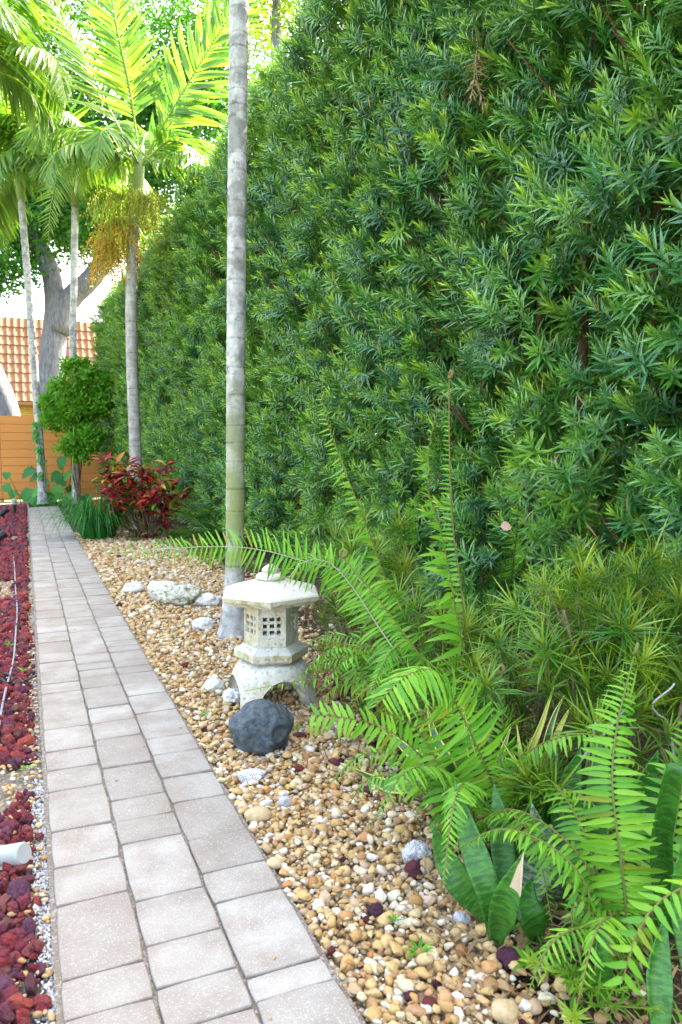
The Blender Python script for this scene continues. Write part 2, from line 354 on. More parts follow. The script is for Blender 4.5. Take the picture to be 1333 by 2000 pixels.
m = NM('pvc_plastic'); PVC = m.done(m.princ(m.mix(m.noise(m.obj(), 9, 4), (.4, .42, .43), (.3, .3, .28)), .4, None, .5))
m = NM('white_stucco'); STUC = m.done(m.princ((.6, .55, .48), .9))

# ------------------------------------------------------------------ scatter (only for what nobody could count)
_pc = [0]
def proto(me):
    _pc[0] += 1
    o = bpy.data.objects.new('proto_%04d' % _pc[0], me); return o
def scatter(name, pts, rots, scl, idx, meshes, parent, mat=None):
    col = bpy.data.collections.new(name + '_source')
    for me in meshes: col.objects.link(proto(me))
    me = bpy.data.meshes.new(name); me.from_pydata(np.asarray(pts).tolist(), [], [])
    me.attributes.new('rot', 'FLOAT_VECTOR', 'POINT').data.foreach_set('vector', np.asarray(rots, np.float32).ravel())
    me.attributes.new('scl', 'FLOAT_VECTOR', 'POINT').data.foreach_set('vector', np.asarray(scl, np.float32).ravel())
    me.attributes.new('pidx', 'INT', 'POINT').data.foreach_set('value', np.asarray(idx, np.int32))
    if mat: me.materials.append(mat)
    ng = bpy.data.node_groups.new(name, 'GeometryNodeTree')
    ng.interface.new_socket('Geometry', in_out='INPUT', socket_type='NodeSocketGeometry')
    ng.interface.new_socket('Geometry', in_out='OUTPUT', socket_type='NodeSocketGeometry')
    gi = ng.nodes.new('NodeGroupInput'); go = ng.nodes.new('NodeGroupOutput')
    ip = ng.nodes.new('GeometryNodeInstanceOnPoints'); ci = ng.nodes.new('GeometryNodeCollectionInfo')
    ci.inputs['Collection'].default_value = col; ci.inputs['Separate Children'].default_value = True; ci.inputs['Reset Children'].default_value = True
    def na(n, t):
        a = ng.nodes.new('GeometryNodeInputNamedAttribute'); a.data_type = t; a.inputs['Name'].default_value = n; return a.outputs['Attribute']
    L = ng.links.new
    L(gi.outputs[0], ip.inputs['Points']); L(ci.outputs[0], ip.inputs['Instance']); ip.inputs['Pick Instance'].default_value = True
    L(na('pidx', 'INT'), ip.inputs['Instance Index']); L(na('rot', 'FLOAT_VECTOR'), ip.inputs['Rotation']); L(na('scl', 'FLOAT_VECTOR'), ip.inputs['Scale'])
    L(ip.outputs[0], go.inputs[0])
    o = link(bpy.data.objects.new(name, me), parent); md = o.modifiers.new('scatter', 'NODES'); md.node_group = ng
    o['kind'] = 'stuff'; return o

def rock_mesh(name, mat, sub=2, seed=0, amp=.25, fr=1.2, flat=(1, .8, .6), smooth=True, facet=0):
    bm = bmesh.new(); bmesh.ops.create_icosphere(bm, subdivisions=sub, radius=1.0)
    rr = random.Random(seed); off = Vector((rr.uniform(-50, 50), rr.uniform(-50, 50), rr.uniform(-50, 50)))
    planes = []
    for _ in range(facet):
        d = Vector((rr.gauss(0, 1), rr.gauss(0, 1), rr.gauss(0, 1))).normalized(); planes.append((d, rr.uniform(.55, .85)))
    for v in bm.verts:
        c = v.co.copy()
        for d, h in planes:
            k = c.dot(d)
            if k > h: c -= d * (k - h) * .85
        c *= 1 + amp * noise.noise(c * fr + off) + amp * .4 * noise.noise(c * fr * 2.7 + off)
        v.co = Vector((c.x * flat[0], c.y * flat[1], c.z * flat[2]))
    me = bpy.data.meshes.new(name); bm.to_mesh(me); bm.free()
    if smooth: me.polygons.foreach_set('use_smooth', [True] * len(me.polygons))
    me.materials.append(mat); return me

# ================================================================== THE SETTING
def sheet(name, x0, x1, y0, y1, z, mat, parent=None, nx=1, ny=1, wob=0):
    mb = MB(); V = []; Fc = []
    for j in range(ny + 1):
        for i in range(nx + 1):
            x = x0 + (x1 - x0) * i / nx; y = y0 + (y1 - y0) * j / ny
            V.append((x, y, z + (wob * noise.noise(Vector((x * 1.7, y * 1.7, 3))) if wob else 0)))
    w = nx + 1
    Fc = [(j * w + i, j * w + i + 1, (j + 1) * w + i + 1, (j + 1) * w + i) for j in range(ny) for i in range(nx)]
    mb.add(V, Fc); return mb.build(name, mat, parent)
PX0, PX1 = .038, .717
FY = G(20, 976).y; YEND = G(80, 988).y - .25; HE = FY - .1
tag(sheet('ground', -900, 900, -300, 1500, -.09, GRASSY), kind='structure')
soil = tag(sheet('planting_soil', .9, 5.5, -1.0, FY + .5, -.06, SOIL, None, 24, 110, .02), kind='structure')
path = tag(sheet('paver_path', PX0 - .012, PX1 + .012, -1.2, YEND, -.012, SAND), kind='structure')
def xright(y):
    return float(np.interp(y, [0, 1.4, 2.0, 2.6, 3.4, 4.6, 6.5, 13], [1.07, 1.11, 1.25, 1.43, 1.46, 1.72, 2.08, 2.0]))
gravel = tag(sheet('gravel_bed', 0, 1, -1.0, 13.5, -.03, GRAVELBASE, None, 10, 90, .006), kind='structure')
for v in gravel.data.vertices:
    xe = xright(v.co.y) + .06 + .1 * noise.noise(Vector((v.co.y * 2.5, 0, 6))); u = v.co.x
    v.co.x = PX1 - .02 + u * (xe - PX1 + .02); v.co.z -= .05 * max(0, u - .88) / .12
lava = tag(sheet('lava_rock_bed', -3.2, PX0 + .02, -1.0, FY - .2, -.04, SAND, None, 16, 100, .02), kind='structure')

# pavers: joints per column along Y, the near ones as measured
def joints(px, ys):
    return sorted(G(px + (y - 1900) * k, y).y for y, k in [(y, 0) for y in ys])
def colx(c): return PX0 + (PX1 - PX0) * c / 3
def joint_ys(c, rows):
    out = []
    for y in rows:                        # image row of a joint at the column's left edge
        # walk along the column edge until it projects to that row
        lo, hi = .5, 20
        for _ in range(40):
            mid = (lo + hi) / 2
            if pix((colx(c), mid, 0))[1] > y: lo = mid
            else: hi = mid
        out.append(lo)
    return sorted(out)
rows = [[1915, 1770, 1697, 1625, 1547, 1505, 1470, 1427, 1387, 1356, 1338, 1314],
        [1932, 1849, 1761, 1650, 1605, 1564, 1501, 1446, 1414, 1385, 1345],
        [1957, 1910, 1765, 1707, 1642, 1568, 1520, 1476, 1444, 1394, 1360]]
pv_cache = {}
def paver_mesh(ln):
    k = round(ln * 200)
    if k in pv_cache: return pv_cache[k]
    w = (PX1 - PX0) / 3 - .0045; ln2 = k / 200 - .0025; mb = MB(); b = .006; V = []; tp = []
    def ring(dx, z, t, nx=4, ny=4):
        hx, hy = w / 2 - dx, ln2 / 2 - dx; pts = []
        for (ax, ay, bx, by) in ((-1, -1, 1, -1), (1, -1, 1, 1), (1, 1, -1, 1), (-1, 1, -1, -1)):
            for i in range(3):
                u = i / 3; x = ax + (bx - ax) * u; y = ay + (by - ay) * u
                if i == 0: x *= 1 - .004 / hx; y *= 1 - .004 / hy
                wob = .0024 * noise.noise(Vector((x * 7 + k, y * 7, 1)))
                pts.append((x * (hx + wob), y * (hy + wob), z))
        V.extend(pts); tp.extend([t] * 12)
    ring(0, -.05, 1); ring(0, -.007, 1); ring(.0018, -.002, .6); ring(.0055, 0, .22); ring(.035, .0004, 0)
    Fc = [(r * 12 + i, r * 12 + (i + 1) % 12, (r + 1) * 12 + (i + 1) % 12, (r + 1) * 12 + i) for r in range(4) for i in range(12)]
    Fc.append(tuple(48 + i for i in range(12)))
    mb.add(V, Fc, 0, tp); pv_cache[k] = mb.mesh('paver', PAVER, False); return pv_cache[k]
rp = random.Random(3)
for c in range(3):
    js = joint_ys(c, rows[c]); first = js[0]
    y = first
    while y > -.9: y -= rp.choice((.155, .23, .31)); js.insert(0, y)
    y = js[-1]
    while y < YEND - .16: y = min(y + rp.choice((.155, .155, .23, .23, .31)), YEND); js.append(y)
    for a, b in zip(js[:-1], js[1:]):
        if b - a < .05: continue
        M = Matrix.Translation(((colx(c) + colx(c + 1)) / 2, (a + b) / 2, rp.uniform(-.004, .002)))
        M = M @ Euler((rp.gauss(0, .006), rp.gauss(0, .006), rp.gauss(0, .004))).to_matrix().to_4x4()
        inst('paver', paver_mesh(b - a), path, M)
# pebbles
peb_meshes = [rock_mesh('pebble', PEB, 2, 100 + i, .3, 1.1, (1, random.uniform(.65, .9), random.uniform(.45, .7)), i % 2 == 0, 6 + i % 5) for i in range(9)]
pebr_mesh = [rock_mesh('lava_pebble', PEBR, 2, 150 + i, .35, 1.8, (1, .85, .75), False, 2) for i in range(2)]
lava_meshes = [rock_mesh('lava_rock', LAVA, 3, 200 + i, .34, 1.7, (1, random.uniform(.7, .95), random.uniform(.6, .85)), False, 7) for i in range(7)]
pts = []; rots = []; scl = []; idx = []
def try_peb(x, y, r, z):
    pts.append((x, y, z)); rots.append((random.gauss(0, .35), random.gauss(0, .35), random.uniform(0, 6.28)))
    scl.append((r, r, r)); idx.append(random.randrange(9) if random.random() > .007 else 9 + random.randrange(2))
def bands(fn, x0, x1fn, specs, zb):
    for (ya, yb, sp, r0) in specs:
        y = ya
        while y < yb:
            x = x0
            xe = x1fn(y)
            while x < xe + .35:
                xx = x + random.uniform(-.5, .5) * sp; yy = y + random.uniform(-.5, .5) * sp
                over = xx - xe
                if xx > x0 and (over < 0 or random.random() < .55 * math.exp(-over / .12)):
                    r = r0 * min(2.3, math.exp(random.gauss(0, .46)))
                    fn(xx, yy, r, zb + random.uniform(-.004, .012) + r * .25)
                x += sp
            y += sp
bands(try_peb, PX1 + .012, xright, [(.2, 5, .0168, .0112), (5, 8.5, .022, .0145), (8.5, 13.3, .034, .022)], -.034)
for _ in range(26): try_peb(random.uniform(PX0 + .02, PX1), random.uniform(1.2, 9), random.uniform(.004, .008), .004)
bands(try_peb, PX1 + .012, xright, [(.2, 5, .026, .0135), (5, 8.5, .04, .017)], -.02)
def split_scatter(nm, pts, rots, scl, idx, meshes, parent, stuffname, top=300):
    sc = []
    for i, p in enumerate(pts):
        q = pix(p)
        if q and -10 < q[0] < 1343 and -10 < q[1] < 2010: sc.append((scl[i][0] / q[2] + random.random() * .001, i))
    sc.sort(reverse=True); pick = {i for _, i in sc[:top]}
    for i in pick:
        M = Matrix.Translation(pts[i]) @ Euler(rots[i]).to_matrix().to_4x4() @ Matrix.Diagonal((*scl[i], 1))
        inst(nm, meshes[idx[i]], parent, M)
    k = [i for i in range(len(pts)) if i not in pick]
    return scatter(stuffname, [pts[i] for i in k], [rots[i] for i in k], [scl[i] for i in k], [idx[i] for i in k], meshes, parent)
split_scatter('pebble', pts, rots, scl, idx, peb_meshes + pebr_mesh, gravel, 'gravel')
pts, rots, scl, idx = [], [], [], []
def try_lava(x, y, r, z):
    if noise.noise(Vector((x * 2.2, y * 1.6, 5))) > (.2 if y < 2.7 else .32 if y < 4 else .5): return
    if x > PX0 - .012 - r: return
    if x > PX0 - .06 + .05 * noise.noise(Vector((y * 5, 3, 1))) and random.random() < .8: return
    pts.append((x, y, z)); rots.append(tuple(random.uniform(0, 6.28) for _ in range(3))); scl.append((r, r, r)); idx.append(random.randrange(7))
bands(try_lava, -1.6, lambda y: PX0, [(.3, 6, .0265, .0165), (6, 20.5, .04, .0235)], -.032)
bands(try_lava, -1.2, lambda y: PX0 - .06, [(.3, 6, .055, .0195), (6, 20.5, .075, .024)], -.014)
# a few tan pebbles and chips between the lava rocks
CHIP = stone_mat('white_chip', [(.6, .58, .56), (.72, .7, .68), (.5, .47, .44)], .9, 3, .3, bd=.003)
lm = lava_meshes + peb_meshes[:3] + [rock_mesh('stone_chip', CHIP, 2, 300 + i, .35, 1.6, (1, .8, .6), False, 4) for i in range(3)]
for _ in range(5200):
    y = random.uniform(.8, 3.3) if random.random() < .7 else random.uniform(3.3, 9); w = .035 + .075 * max(0, noise.noise(Vector((y * 2.3, 0, 0))) + .35)
    x = PX0 - .006 - abs(random.gauss(0, .5)) * w; r = random.uniform(.0025, .007)
    pts.append((x, y, -.036 + random.uniform(0, .014))); rots.append(tuple(random.uniform(0, 6.28) for _ in range(3))); scl.append((r, r, r)); idx.append(10 + random.randrange(3))
for _ in range(2600):
    x = PX0 - .02 - abs(random.gauss(0, .22)); y = random.uniform(.5, 12)
    r = random.uniform(.006, .017); pts.append((x, y, -.02 + r * .3)); rots.append((0, 0, random.uniform(0, 6.28))); scl.append((r, r, r)); idx.append(7 + random.randrange(3))
split_scatter('lava_rock', pts, rots, scl, idx, lm, lava, 'lava_gravel')

# ================================================================== HEDGE
def hx(y): return float(np.interp(y, [0, 8.5, HE], [2.9, 2.9, 1.95]))
def htop(y): return float(np.interp(y, [0, 8, 12, 16, HE], [6.45, 6.25, 5.85, 5.5, 5.35])) + .1 * noise.noise(Vector((y * 1.3, 0, 9)))
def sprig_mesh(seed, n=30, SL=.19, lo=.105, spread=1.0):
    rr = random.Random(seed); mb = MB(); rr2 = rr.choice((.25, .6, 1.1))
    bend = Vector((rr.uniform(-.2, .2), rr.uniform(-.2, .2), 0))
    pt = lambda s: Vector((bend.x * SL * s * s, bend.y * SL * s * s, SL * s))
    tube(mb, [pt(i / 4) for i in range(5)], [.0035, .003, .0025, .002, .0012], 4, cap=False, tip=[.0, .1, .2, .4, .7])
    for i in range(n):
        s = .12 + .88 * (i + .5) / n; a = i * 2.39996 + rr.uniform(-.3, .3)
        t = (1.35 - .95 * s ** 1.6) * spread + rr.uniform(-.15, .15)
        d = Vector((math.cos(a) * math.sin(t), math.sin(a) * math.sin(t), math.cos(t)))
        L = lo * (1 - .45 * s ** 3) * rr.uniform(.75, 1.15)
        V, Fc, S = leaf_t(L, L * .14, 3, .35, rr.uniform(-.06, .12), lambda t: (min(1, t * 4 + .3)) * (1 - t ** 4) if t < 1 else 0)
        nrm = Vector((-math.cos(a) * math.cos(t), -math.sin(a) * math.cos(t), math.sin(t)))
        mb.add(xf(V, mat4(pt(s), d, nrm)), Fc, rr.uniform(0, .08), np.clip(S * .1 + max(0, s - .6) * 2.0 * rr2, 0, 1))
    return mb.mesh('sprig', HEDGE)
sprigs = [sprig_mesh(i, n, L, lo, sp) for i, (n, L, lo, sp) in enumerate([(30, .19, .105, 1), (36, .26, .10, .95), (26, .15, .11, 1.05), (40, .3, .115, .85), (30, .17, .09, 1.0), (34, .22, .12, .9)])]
hedge = thing('hedge', 'tall clipped dark green needle-leaved hedge running along the right side', 'hedge', (3.4, 10, -.05))
hp, hr, hs, hi, hscore = [], [], [], [], []
def add_sprig(p, d, s, k):
    q = Vector(d).to_track_quat('Z', 'Y') @ Quaternion((0, 0, 1), random.uniform(0, 6.28))
    hp.append(tuple(p)); hr.append(tuple(q.to_euler())); hs.append((s, s, s)); hi.append(k)
for (ya, yb, dens) in ((.3, 6, 105), (6, 12, 125), (12, HE, 150)):
    for _ in range(int((yb - ya) * 6.3 * dens)):
        y = random.uniform(ya, yb); z = random.uniform(.03, 6.5)
        T = htop(y)
        if z > T: continue
        near = max(0, 1 - y / 8); lump = (.17 + .16 * near) * noise.noise(Vector((y * 1.1, z * 1.1, 0))) + (.10 + .08 * near) * noise.noise(Vector((y * 3.1, z * 2.4, 4)))
        gap = noise.noise(Vector((y * 2.3, z * 1.9, 11)))
        dd = abs(random.gauss(0, .2))
        if gap > .22 and dd < .25: dd += .34
        if z < .9 and y < 5.5 and random.random() > .6 + .4 * (z / .9): continue
        x = hx(y) + .12 + lump * -1 + dd + max(0, z - T + .5) ** 2 * .8
        big = random.random()
        d = (-1 + random.gauss(0, .45), random.gauss(-.1, .5), .75 + random.gauss(0, .45))
        k = random.choice((0, 0, 2, 4, 5, 1)) if big > .12 else 3
        add_sprig((x, y, z), d, random.uniform(.9, 1.45), k)
nfront = len(hp)
for _ in range(26000):                                # the body and the far side of the hedge
    y = random.uniform(.3, HE); z = random.uniform(.5, 6.4)
    if z > htop(y) - .1: continue
    x = hx(y) + random.uniform(.72, 1.6)
    add_sprig((x, y, z), (random.gauss(0, .8), random.gauss(0, .6), random.gauss(.5, .5)), random.uniform(1.3, 1.9), random.choice((0, 1, 3, 5)))
for _ in range(7500):
    y = random.uniform(.3, HE); z = random.uniform(.0, 1.1)
    add_sprig((hx(y) + random.uniform(.55, 1.6), y, z), (random.gauss(-.4, .6), random.gauss(0, .6), random.gauss(.5, .5)), random.uniform(1.2, 1.8), random.choice((0, 1, 3, 5)))
for _ in range(4200):                                 # top
    y = random.uniform(.3, HE); x = hx(y) + random.uniform(.15, 1.5)
    add_sprig((x, y, htop(y) - abs(random.gauss(0, .1))), (random.gauss(-.2, .35), random.gauss(0, .35), 1), random.uniform(.8, 1.25), random.choice((0, 1, 3, 5)))
for _ in range(1500):                                 # the far end
    z = random.uniform(.2, 4.9); x = hx(HE) + random.uniform(.1, 1.5)
    add_sprig((x, HE + random.gauss(0, .15), z), (random.gauss(-.3, .4), 1, .5), 1.1, random.choice((0, 1, 5)))
sc = []
for i in range(nfront):
    q = pix(hp[i])
    if q and 0 < q[0] < 1333 and 0 < q[1] < 1200 and hp[i][0] < hx(hp[i][1]) + .2: sc.append((1 / q[2], i))
sc.sort(reverse=True); sc = sc[:1400]; random.shuffle(sc); pick = {i for _, i in sc[:300]}
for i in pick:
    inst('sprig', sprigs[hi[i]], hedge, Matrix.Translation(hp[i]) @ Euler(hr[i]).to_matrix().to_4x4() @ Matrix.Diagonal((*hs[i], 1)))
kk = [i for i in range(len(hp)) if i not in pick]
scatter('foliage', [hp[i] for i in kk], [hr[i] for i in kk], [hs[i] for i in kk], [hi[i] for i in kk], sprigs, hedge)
y = .5
while y < HE - .1:
    mb = MB(); x = hx(y) + random.uniform(.38, .62); r = random.uniform(.025, .045); H = htop(y) - .5
    lean = random.gauss(0, .03)
    pp = [Vector((x + .05 * noise.noise(Vector((y, z, 1))), y + lean * z + .05 * noise.noise(Vector((y, z, 7))), z - .08)) for z in np.linspace(0, H, 16).tolist()]
    tube(mb, pp, [r * (1.25 if i == 0 else 1 - .6 * i / 15) for i in range(16)], 8, wob=.15)
    for b in range(7):
        i = random.randrange(2, 13); e = pp[i] + Vector((-random.uniform(.2, .5), random.gauss(0, .25), random.uniform(.25, .6)))
        tube(mb, [pp[i], pp[i].lerp(e, .5) + Vector((0, 0, -.05)), e], [r * .4, r * .3, r * .15], 5, False)
    mb.build('trunk', TWIG, hedge); y += random.uniform(.32, .6)
dry_sprig = sprig_mesh(77, 24, .3, .10, .9).copy(); dry_sprig.materials[0] = DRYL
for (px, py, z, s) in ((968, 60, 5.0, 1.0), (975, 110, 5.0, 1.1), (965, 150, 5.0, .8)):
    p = P(px, py, z); p.x = hx(p.y) - .05
    inst('dry_sprig', dry_sprig, hedge, mat4(p, (0, 1, 0), (random.gauss(0, .2), random.gauss(0, .2), -1), (s, s, s)))
for _ in range(70):                                  # dry single leaves caught in the hedge
    y = random.uniform(2.5, 9); z = random.uniform(.5, 5.5); i = random.randrange(3)
    me = bpy.data.meshes.get('dry_needle')
    if not me:
        V, Fc, S = leaf_t(.12, .011, 3, .3, .2); me = MB().add(V, Fc).mesh('dry_needle', DRYL)
    inst('dry_leaf', me, hedge, mat4((hx(y) - random.uniform(-.1, .08), y, z), (random.gauss(0, .5), random.gauss(0, .5), -1), (-1, random.gauss(0, .4), .3)))

# ================================================================== FRONDS, FERNS, PALMS
def fern_leaf(seed):
    rr = random.Random(seed)
    V, Fc, S = leaf_t(1, .2, 6, .22, rr.uniform(.15, .6), lambda t: .35 + .65 * min(1, t * 7) if t < .15 else (1 - (max(0, t - .35) / .65) ** 1.7 * .97), .05)
    V[:, 1] -= rr.uniform(.10, .32) * V[:, 0] ** 2
    return MB().add(V, Fc).mesh('leaflet', FERN)
fern_leaves = [fern_leaf(i) for i in range(5)]
def with_mat(meshes, mat):
    out = []
    for me in meshes: c = me.copy(); c.materials[0] = mat; out.append(c)
    return out
fern_yel = with_mat(fern_leaves, FERNY)
def palm_leaf(seed, W=.085):
    rr = random.Random(seed)
    V, Fc, S = leaf_t(1, W, 5, .45, rr.uniform(.1, .3), lambda t: min(1, .35 + t * 5) * (1 - t ** 3.5))
    return MB().add(V, Fc).mesh('leaflet', PALML)
palm_leaves = [palm_leaf(i) for i in range(4)]

def frond(name, parent, ctrl, nrm, n, L, leaves, rmat, rr=(.005, .0015), start=.08, a0=82, a1=48, droop=.15, wf=1.0, prof=None, joined=None, jit=.1, vee=0.0, curl=False, gap=.03, oneside=None, twist=0.0):
    cp = catmull(ctrl, 60); T = tangents(cp); nrm = Vector(nrm)
    mb = MB(); tube(mb, cp[::3] + [cp[-1]], list(np.linspace(rr[0], rr[1], 21)), 6)
    if curl:
        e = cp[-1]; t = T[-1]; s = t.cross(nrm).normalized(); u = s.cross(t)
        cl = [e + t * .02 * math.sin(a) * (1 - a / 12) + u * .02 * (1 - math.cos(a)) * (1 - a / 12) for a in np.linspace(0, 6, 14).tolist()]
        tube(mb, cl, list(np.linspace(rr[1] * 2.2, rr[1] * 2.8, 14)), 6)
    fo = mb.build(name, rmat, parent)
    if prof is None: prof = lambda s: min(1, .45 + s * 2.2) * (1 - max(0, (s - .35) / .65) ** 1.6) ** .8 + .04
    for i in range(n):
        s = start + (1 - start) * (i + .5) / n
        for sg in (-1, 1):
            if oneside and sg != oneside: continue
            if random.random() < gap: continue
            k = min(59, s * 59 + sg * .25); k0 = int(k); p = cp[k0].lerp(cp[min(59, k0 + 1)], k - k0); t = T[k0]
            nq = Quaternion(t, twist * (s - .3)) @ nrm if twist else nrm
            side = t.cross(nq).normalized(); nn = side.cross(t)
            a = R(a0 + (a1 - a0) * s + random.gauss(0, 5))
            l = L * prof(s) * random.uniform(1 - jit, 1 + jit)
            if l < .004: continue
            d = math.cos(a) * t + math.sin(a) * side * sg + nn * (vee + random.gauss(0, .06)) + Vector((0, 0, -droop * random.uniform(.5, 1.3)))
            M = mat4(p, d, nn + side * sg * random.gauss(0, .25) + t * random.gauss(0, .2), (l, l * wf * sg, l))
            if joined is not None:
                me = random.choice(leaves)
                V, Fc = TPL[me.name]; joined.add(xf(V, M), Fc, random.random())
            else: inst('leaflet', random.choice(fern_yel if leaves is fern_leaves and random.random() < .05 else leaves), fo, M)
    return fo
TPL = {}
def tpl(meshes):
    for me in meshes:
        V = np.zeros(len(me.vertices) * 3); me.vertices.foreach_get('co', V)
        TPL[me.name] = (V.reshape(-1, 3), [tuple(p.vertices) for p in me.polygons])
tpl(palm_leaves); tpl(fern_leaves); tpl(fern_yel)

def palm_trunk(parent, pts, rad, mat, ring=.13, moss=None, k=14, n=None):
    L = sum((Vector(b) - Vector(a)).length for a, b in zip(pts[:-1], pts[1:])); n = n or int(L / .013)
    cp = catmull(pts, n); mb = MB(); rads = []; tip = []; ph = 0; nxt = .3; h = 0; ringi = []
    for i in range(n):
        h = L * i / n
        r = float(np.interp(h, rad[0], rad[1])); tp = 0
        if h > nxt:
            tp = random.uniform(.45, 1); nxt += ring * random.uniform(.55, 1.6)
        rads.append(r); tip.append(tp)
    for i in range(1, n - 1):
        if tip[i] > 0: rads[i] *= 1.008; rads[i - 1] *= 1.02
    mb0 = MB(); tube(mb0, cp, rads, k, True, 0, tip, .05)
    cvv = np.zeros(n * k)
    if moss:
        for i in range(n):
            cvv[i * k:(i + 1) * k] = float(np.interp(L * i / n, moss[0], moss[1]))
    VV = mb0.v[0]; b0 = np.array(pts[0])
    for i in range(len(VV)):
        hh = VV[i][2] - b0[2]
        if hh < .3:
            dx, dy = VV[i][0] - b0[0], VV[i][1] - b0[1]; an = math.atan2(dy, dx)
            f = 1 + (.3 - hh) / .3 * (.22 * noise.noise(Vector((math.cos(an) * 3, math.sin(an) * 3, 1.5))) + .10 * noise.noise(Vector((math.cos(an) * 8, math.sin(an) * 8, hh * 9))))
            VV[i][0] = b0[0] + dx * f; VV[i][1] = b0[1] + dy * f
    mb.add(VV, mb0.f, cvv, mb0.tip[0]); return mb.build('trunk', mat, parent)

def fruit_cluster(parent, base, R0, n, sag, fruits=True):
    mb = MB(); fb = MB()
    oc = np.array([(1, 0, 0), (-1, 0, 0), (0, 1, 0), (0, -1, 0), (0, 0, 1), (0, 0, -1)], float)
    of = [(0, 2, 4), (2, 1, 4), (1, 3, 4), (3, 0, 4), (2, 0, 5), (1, 2, 5), (3, 1, 5), (0, 3, 5)]
    for i in range(n):
        a = random.uniform(0, 6.28); e = random.uniform(-.2, .6)
        d = Vector((math.cos(a), math.sin(a), 0)) * random.uniform(.3, 1) * R0
        p = [Vector(base), Vector(base) + d * .55 + Vector((0, 0, e * R0 * .4)), Vector(base) + d + Vector((0, 0, -sag * random.uniform(.3, 1)))]
        c = catmull(p, 9); tube(mb, c, [.006, .005, .005, .004, .004, .004, .003, .003, .003], 4, False, random.random())
        for j in range(3, 9):
            for _ in range(3):
                q = c[j] + Vector((random.gauss(0, .03), random.gauss(0, .03), random.gauss(0, .03)))
                if fruits: fb.add(oc * random.uniform(.011, .018) + np.array(q), of, random.random())
                else:
                    mb.add(oc * np.array((.006, .006, .03)) + np.array(q), of, random.random())
    o = mb.build('fruit_stalk', STRAND, parent)
    if fruits: fb.build('fruit', FRUIT, o)['kind'] = 'stuff'
    return o

def crown(parent, top, nf, L, leafL, joined=True, az0=0, elevs=None, zdown=1.0):
    top = Vector(top)
    for i in range(nf):
        az = az0 + i * 2.39996; el = R(elevs[i % len(elevs)]) if elevs else R(random.uniform(10, 75))
        h = Vector((math.cos(az), math.sin(az), 0)); l = L * random.uniform(.85, 1.1)
        p1 = top + (h * math.cos(el) + Vector((0, 0, math.sin(el)))) * l * .35
        p2 = p1 + (h * math.cos(el - .6) + Vector((0, 0, math.sin(el - .6)))) * l * .35
        p3 = p2 + (h * math.cos(el - 1.5) + Vector((0, 0, math.sin(el - 1.5)))) * l * .3
        j = MB() if joined else None
        fo = frond('frond', parent, [top, p1, p2, p3], Vector((0, 0, 1)) + h * .3, 60, leafL, palm_leaves, PALMR, (.018, .004), .16, 72, 38, .65, 1.0, None, j, .15, .05)
        if joined: j.build('leaflets', PALML, fo)['kind'] = 'stuff'

# --- the tall palm by the lantern
B = G(455, 1236)
def up_at(px, py, base): return P(px, py, depth(base))
t = thing('palm_tree', 'tall pale grey ringed palm trunk rising behind the stone lantern', 'palm tree', B, 'palms along the path')
top = up_at(466, -520, B)
palm_trunk(t, [B - Vector((0, 0, .05)), up_at(459, 1100, B), up_at(461, 700, B), up_at(464, 300, B), up_at(467, 0, B), top], ([0, .06, .15, .35, .6, 2, 8], [.142, .122, .1, .082, .071, .071, .076]), PALMM, .17, ([0, .45, .6, 1.0, 1.5, 2.2], [0, 0, .75, .9, .6, 0]), 18)
mb = MB(); ct = top + Vector((0, 0, .8)); tube(mb, [top - Vector((0, 0, .05)), top + Vector((0, 0, .35)), ct], [.09, .1, .05], 12); mb.build('crownshaft', SHAFT, t)
crown(t, ct - Vector((0, 0, .1)), 9, 2.2, .6, True, .5, [70, 40, 55, 20, 60, 35])

# --- the palm half way down the path, with the fruit clusters
B2 = G(272, 1034); z2 = depth(B2)
t = thing('palm_tree', 'palm with orange fruit clusters growing beside the red croton', 'palm tree', B2, 'palms along the path')
ptop = P(262, 405, z2)
palm_trunk(t, [B2, P(266, 900, z2), P(258, 700, z2), P(257, 560, z2), P(261, 480, z2), ptop], ([0, .4, 1, 6], [.16, .115, .105, .095]), PALMB, .15, None, 12)
mb = MB(); sh = catmull([ptop - Vector((0, 0, .05)), P(268, 360, z2), P(274, 318, z2), P(278, 285, z2)], 8); tube(mb, sh, [.11, .13, .135, .12, .1, .08, .06, .04], 12); mb.build('crownshaft', SHAFT, t)
cz = z2
S0 = P(274, 325, z2)
FR2 = [([S0, P(325, 235, cz - .2), P(385, 135, cz - .4), P(450, 30, cz - .6), P(510, -70, cz - .7)], (-.45, -.75, .2), 52, 1.0),
       ([S0, P(255, 180, cz - .3), P(228, 50, cz - .5), P(205, -100, cz - .6)], (-.2, -.8, .15), 50, .8),
       ([S0, P(215, 215, cz - .3), P(150, 85, cz - .3), P(75, -20, cz - .2)], (.3, -.8, .4), 50, .75),
       ([S0, P(220, 262, cz - .5), P(175, 275, cz - .9), P(130, 360, cz - 1.1)], (-.4, -.5, .8), 40, .6),
       ([S0, P(335, 240, cz - .2), P(375, 195, cz - .3), P(402, 195, cz - .3)], (.2, -.7, .7), 36, .55),
       ([S0, P(335, 275, cz - .3), P(382, 305, cz - .5), P(395, 370, cz - .6)], (.5, -.5, .7), 38, .6)]
for k, (c, nv, n, L) in enumerate(FR2):
    j = None if k in (0, 1, 2) else MB()
    fo = frond('frond', t, c, nv, n, L, palm_leaves, PALMR, (.02, .005), .22, 62, 30, .12, .95, None, j, .1, .12)
    if j: j.build('leaflets', PALML, fo)['kind'] = 'stuff'
for az, el in ((1.2, 60), (2.2, 30), (.2, 45), (3.6, 10), (3.0, 40), (4.2, 15), (5.4, 5)):
    crown(t, S0, 1, 2.3, .65, True, az, [el])
fruit_cluster(t, P(228, 440, z2 - .1), .5, 100, .95, True)
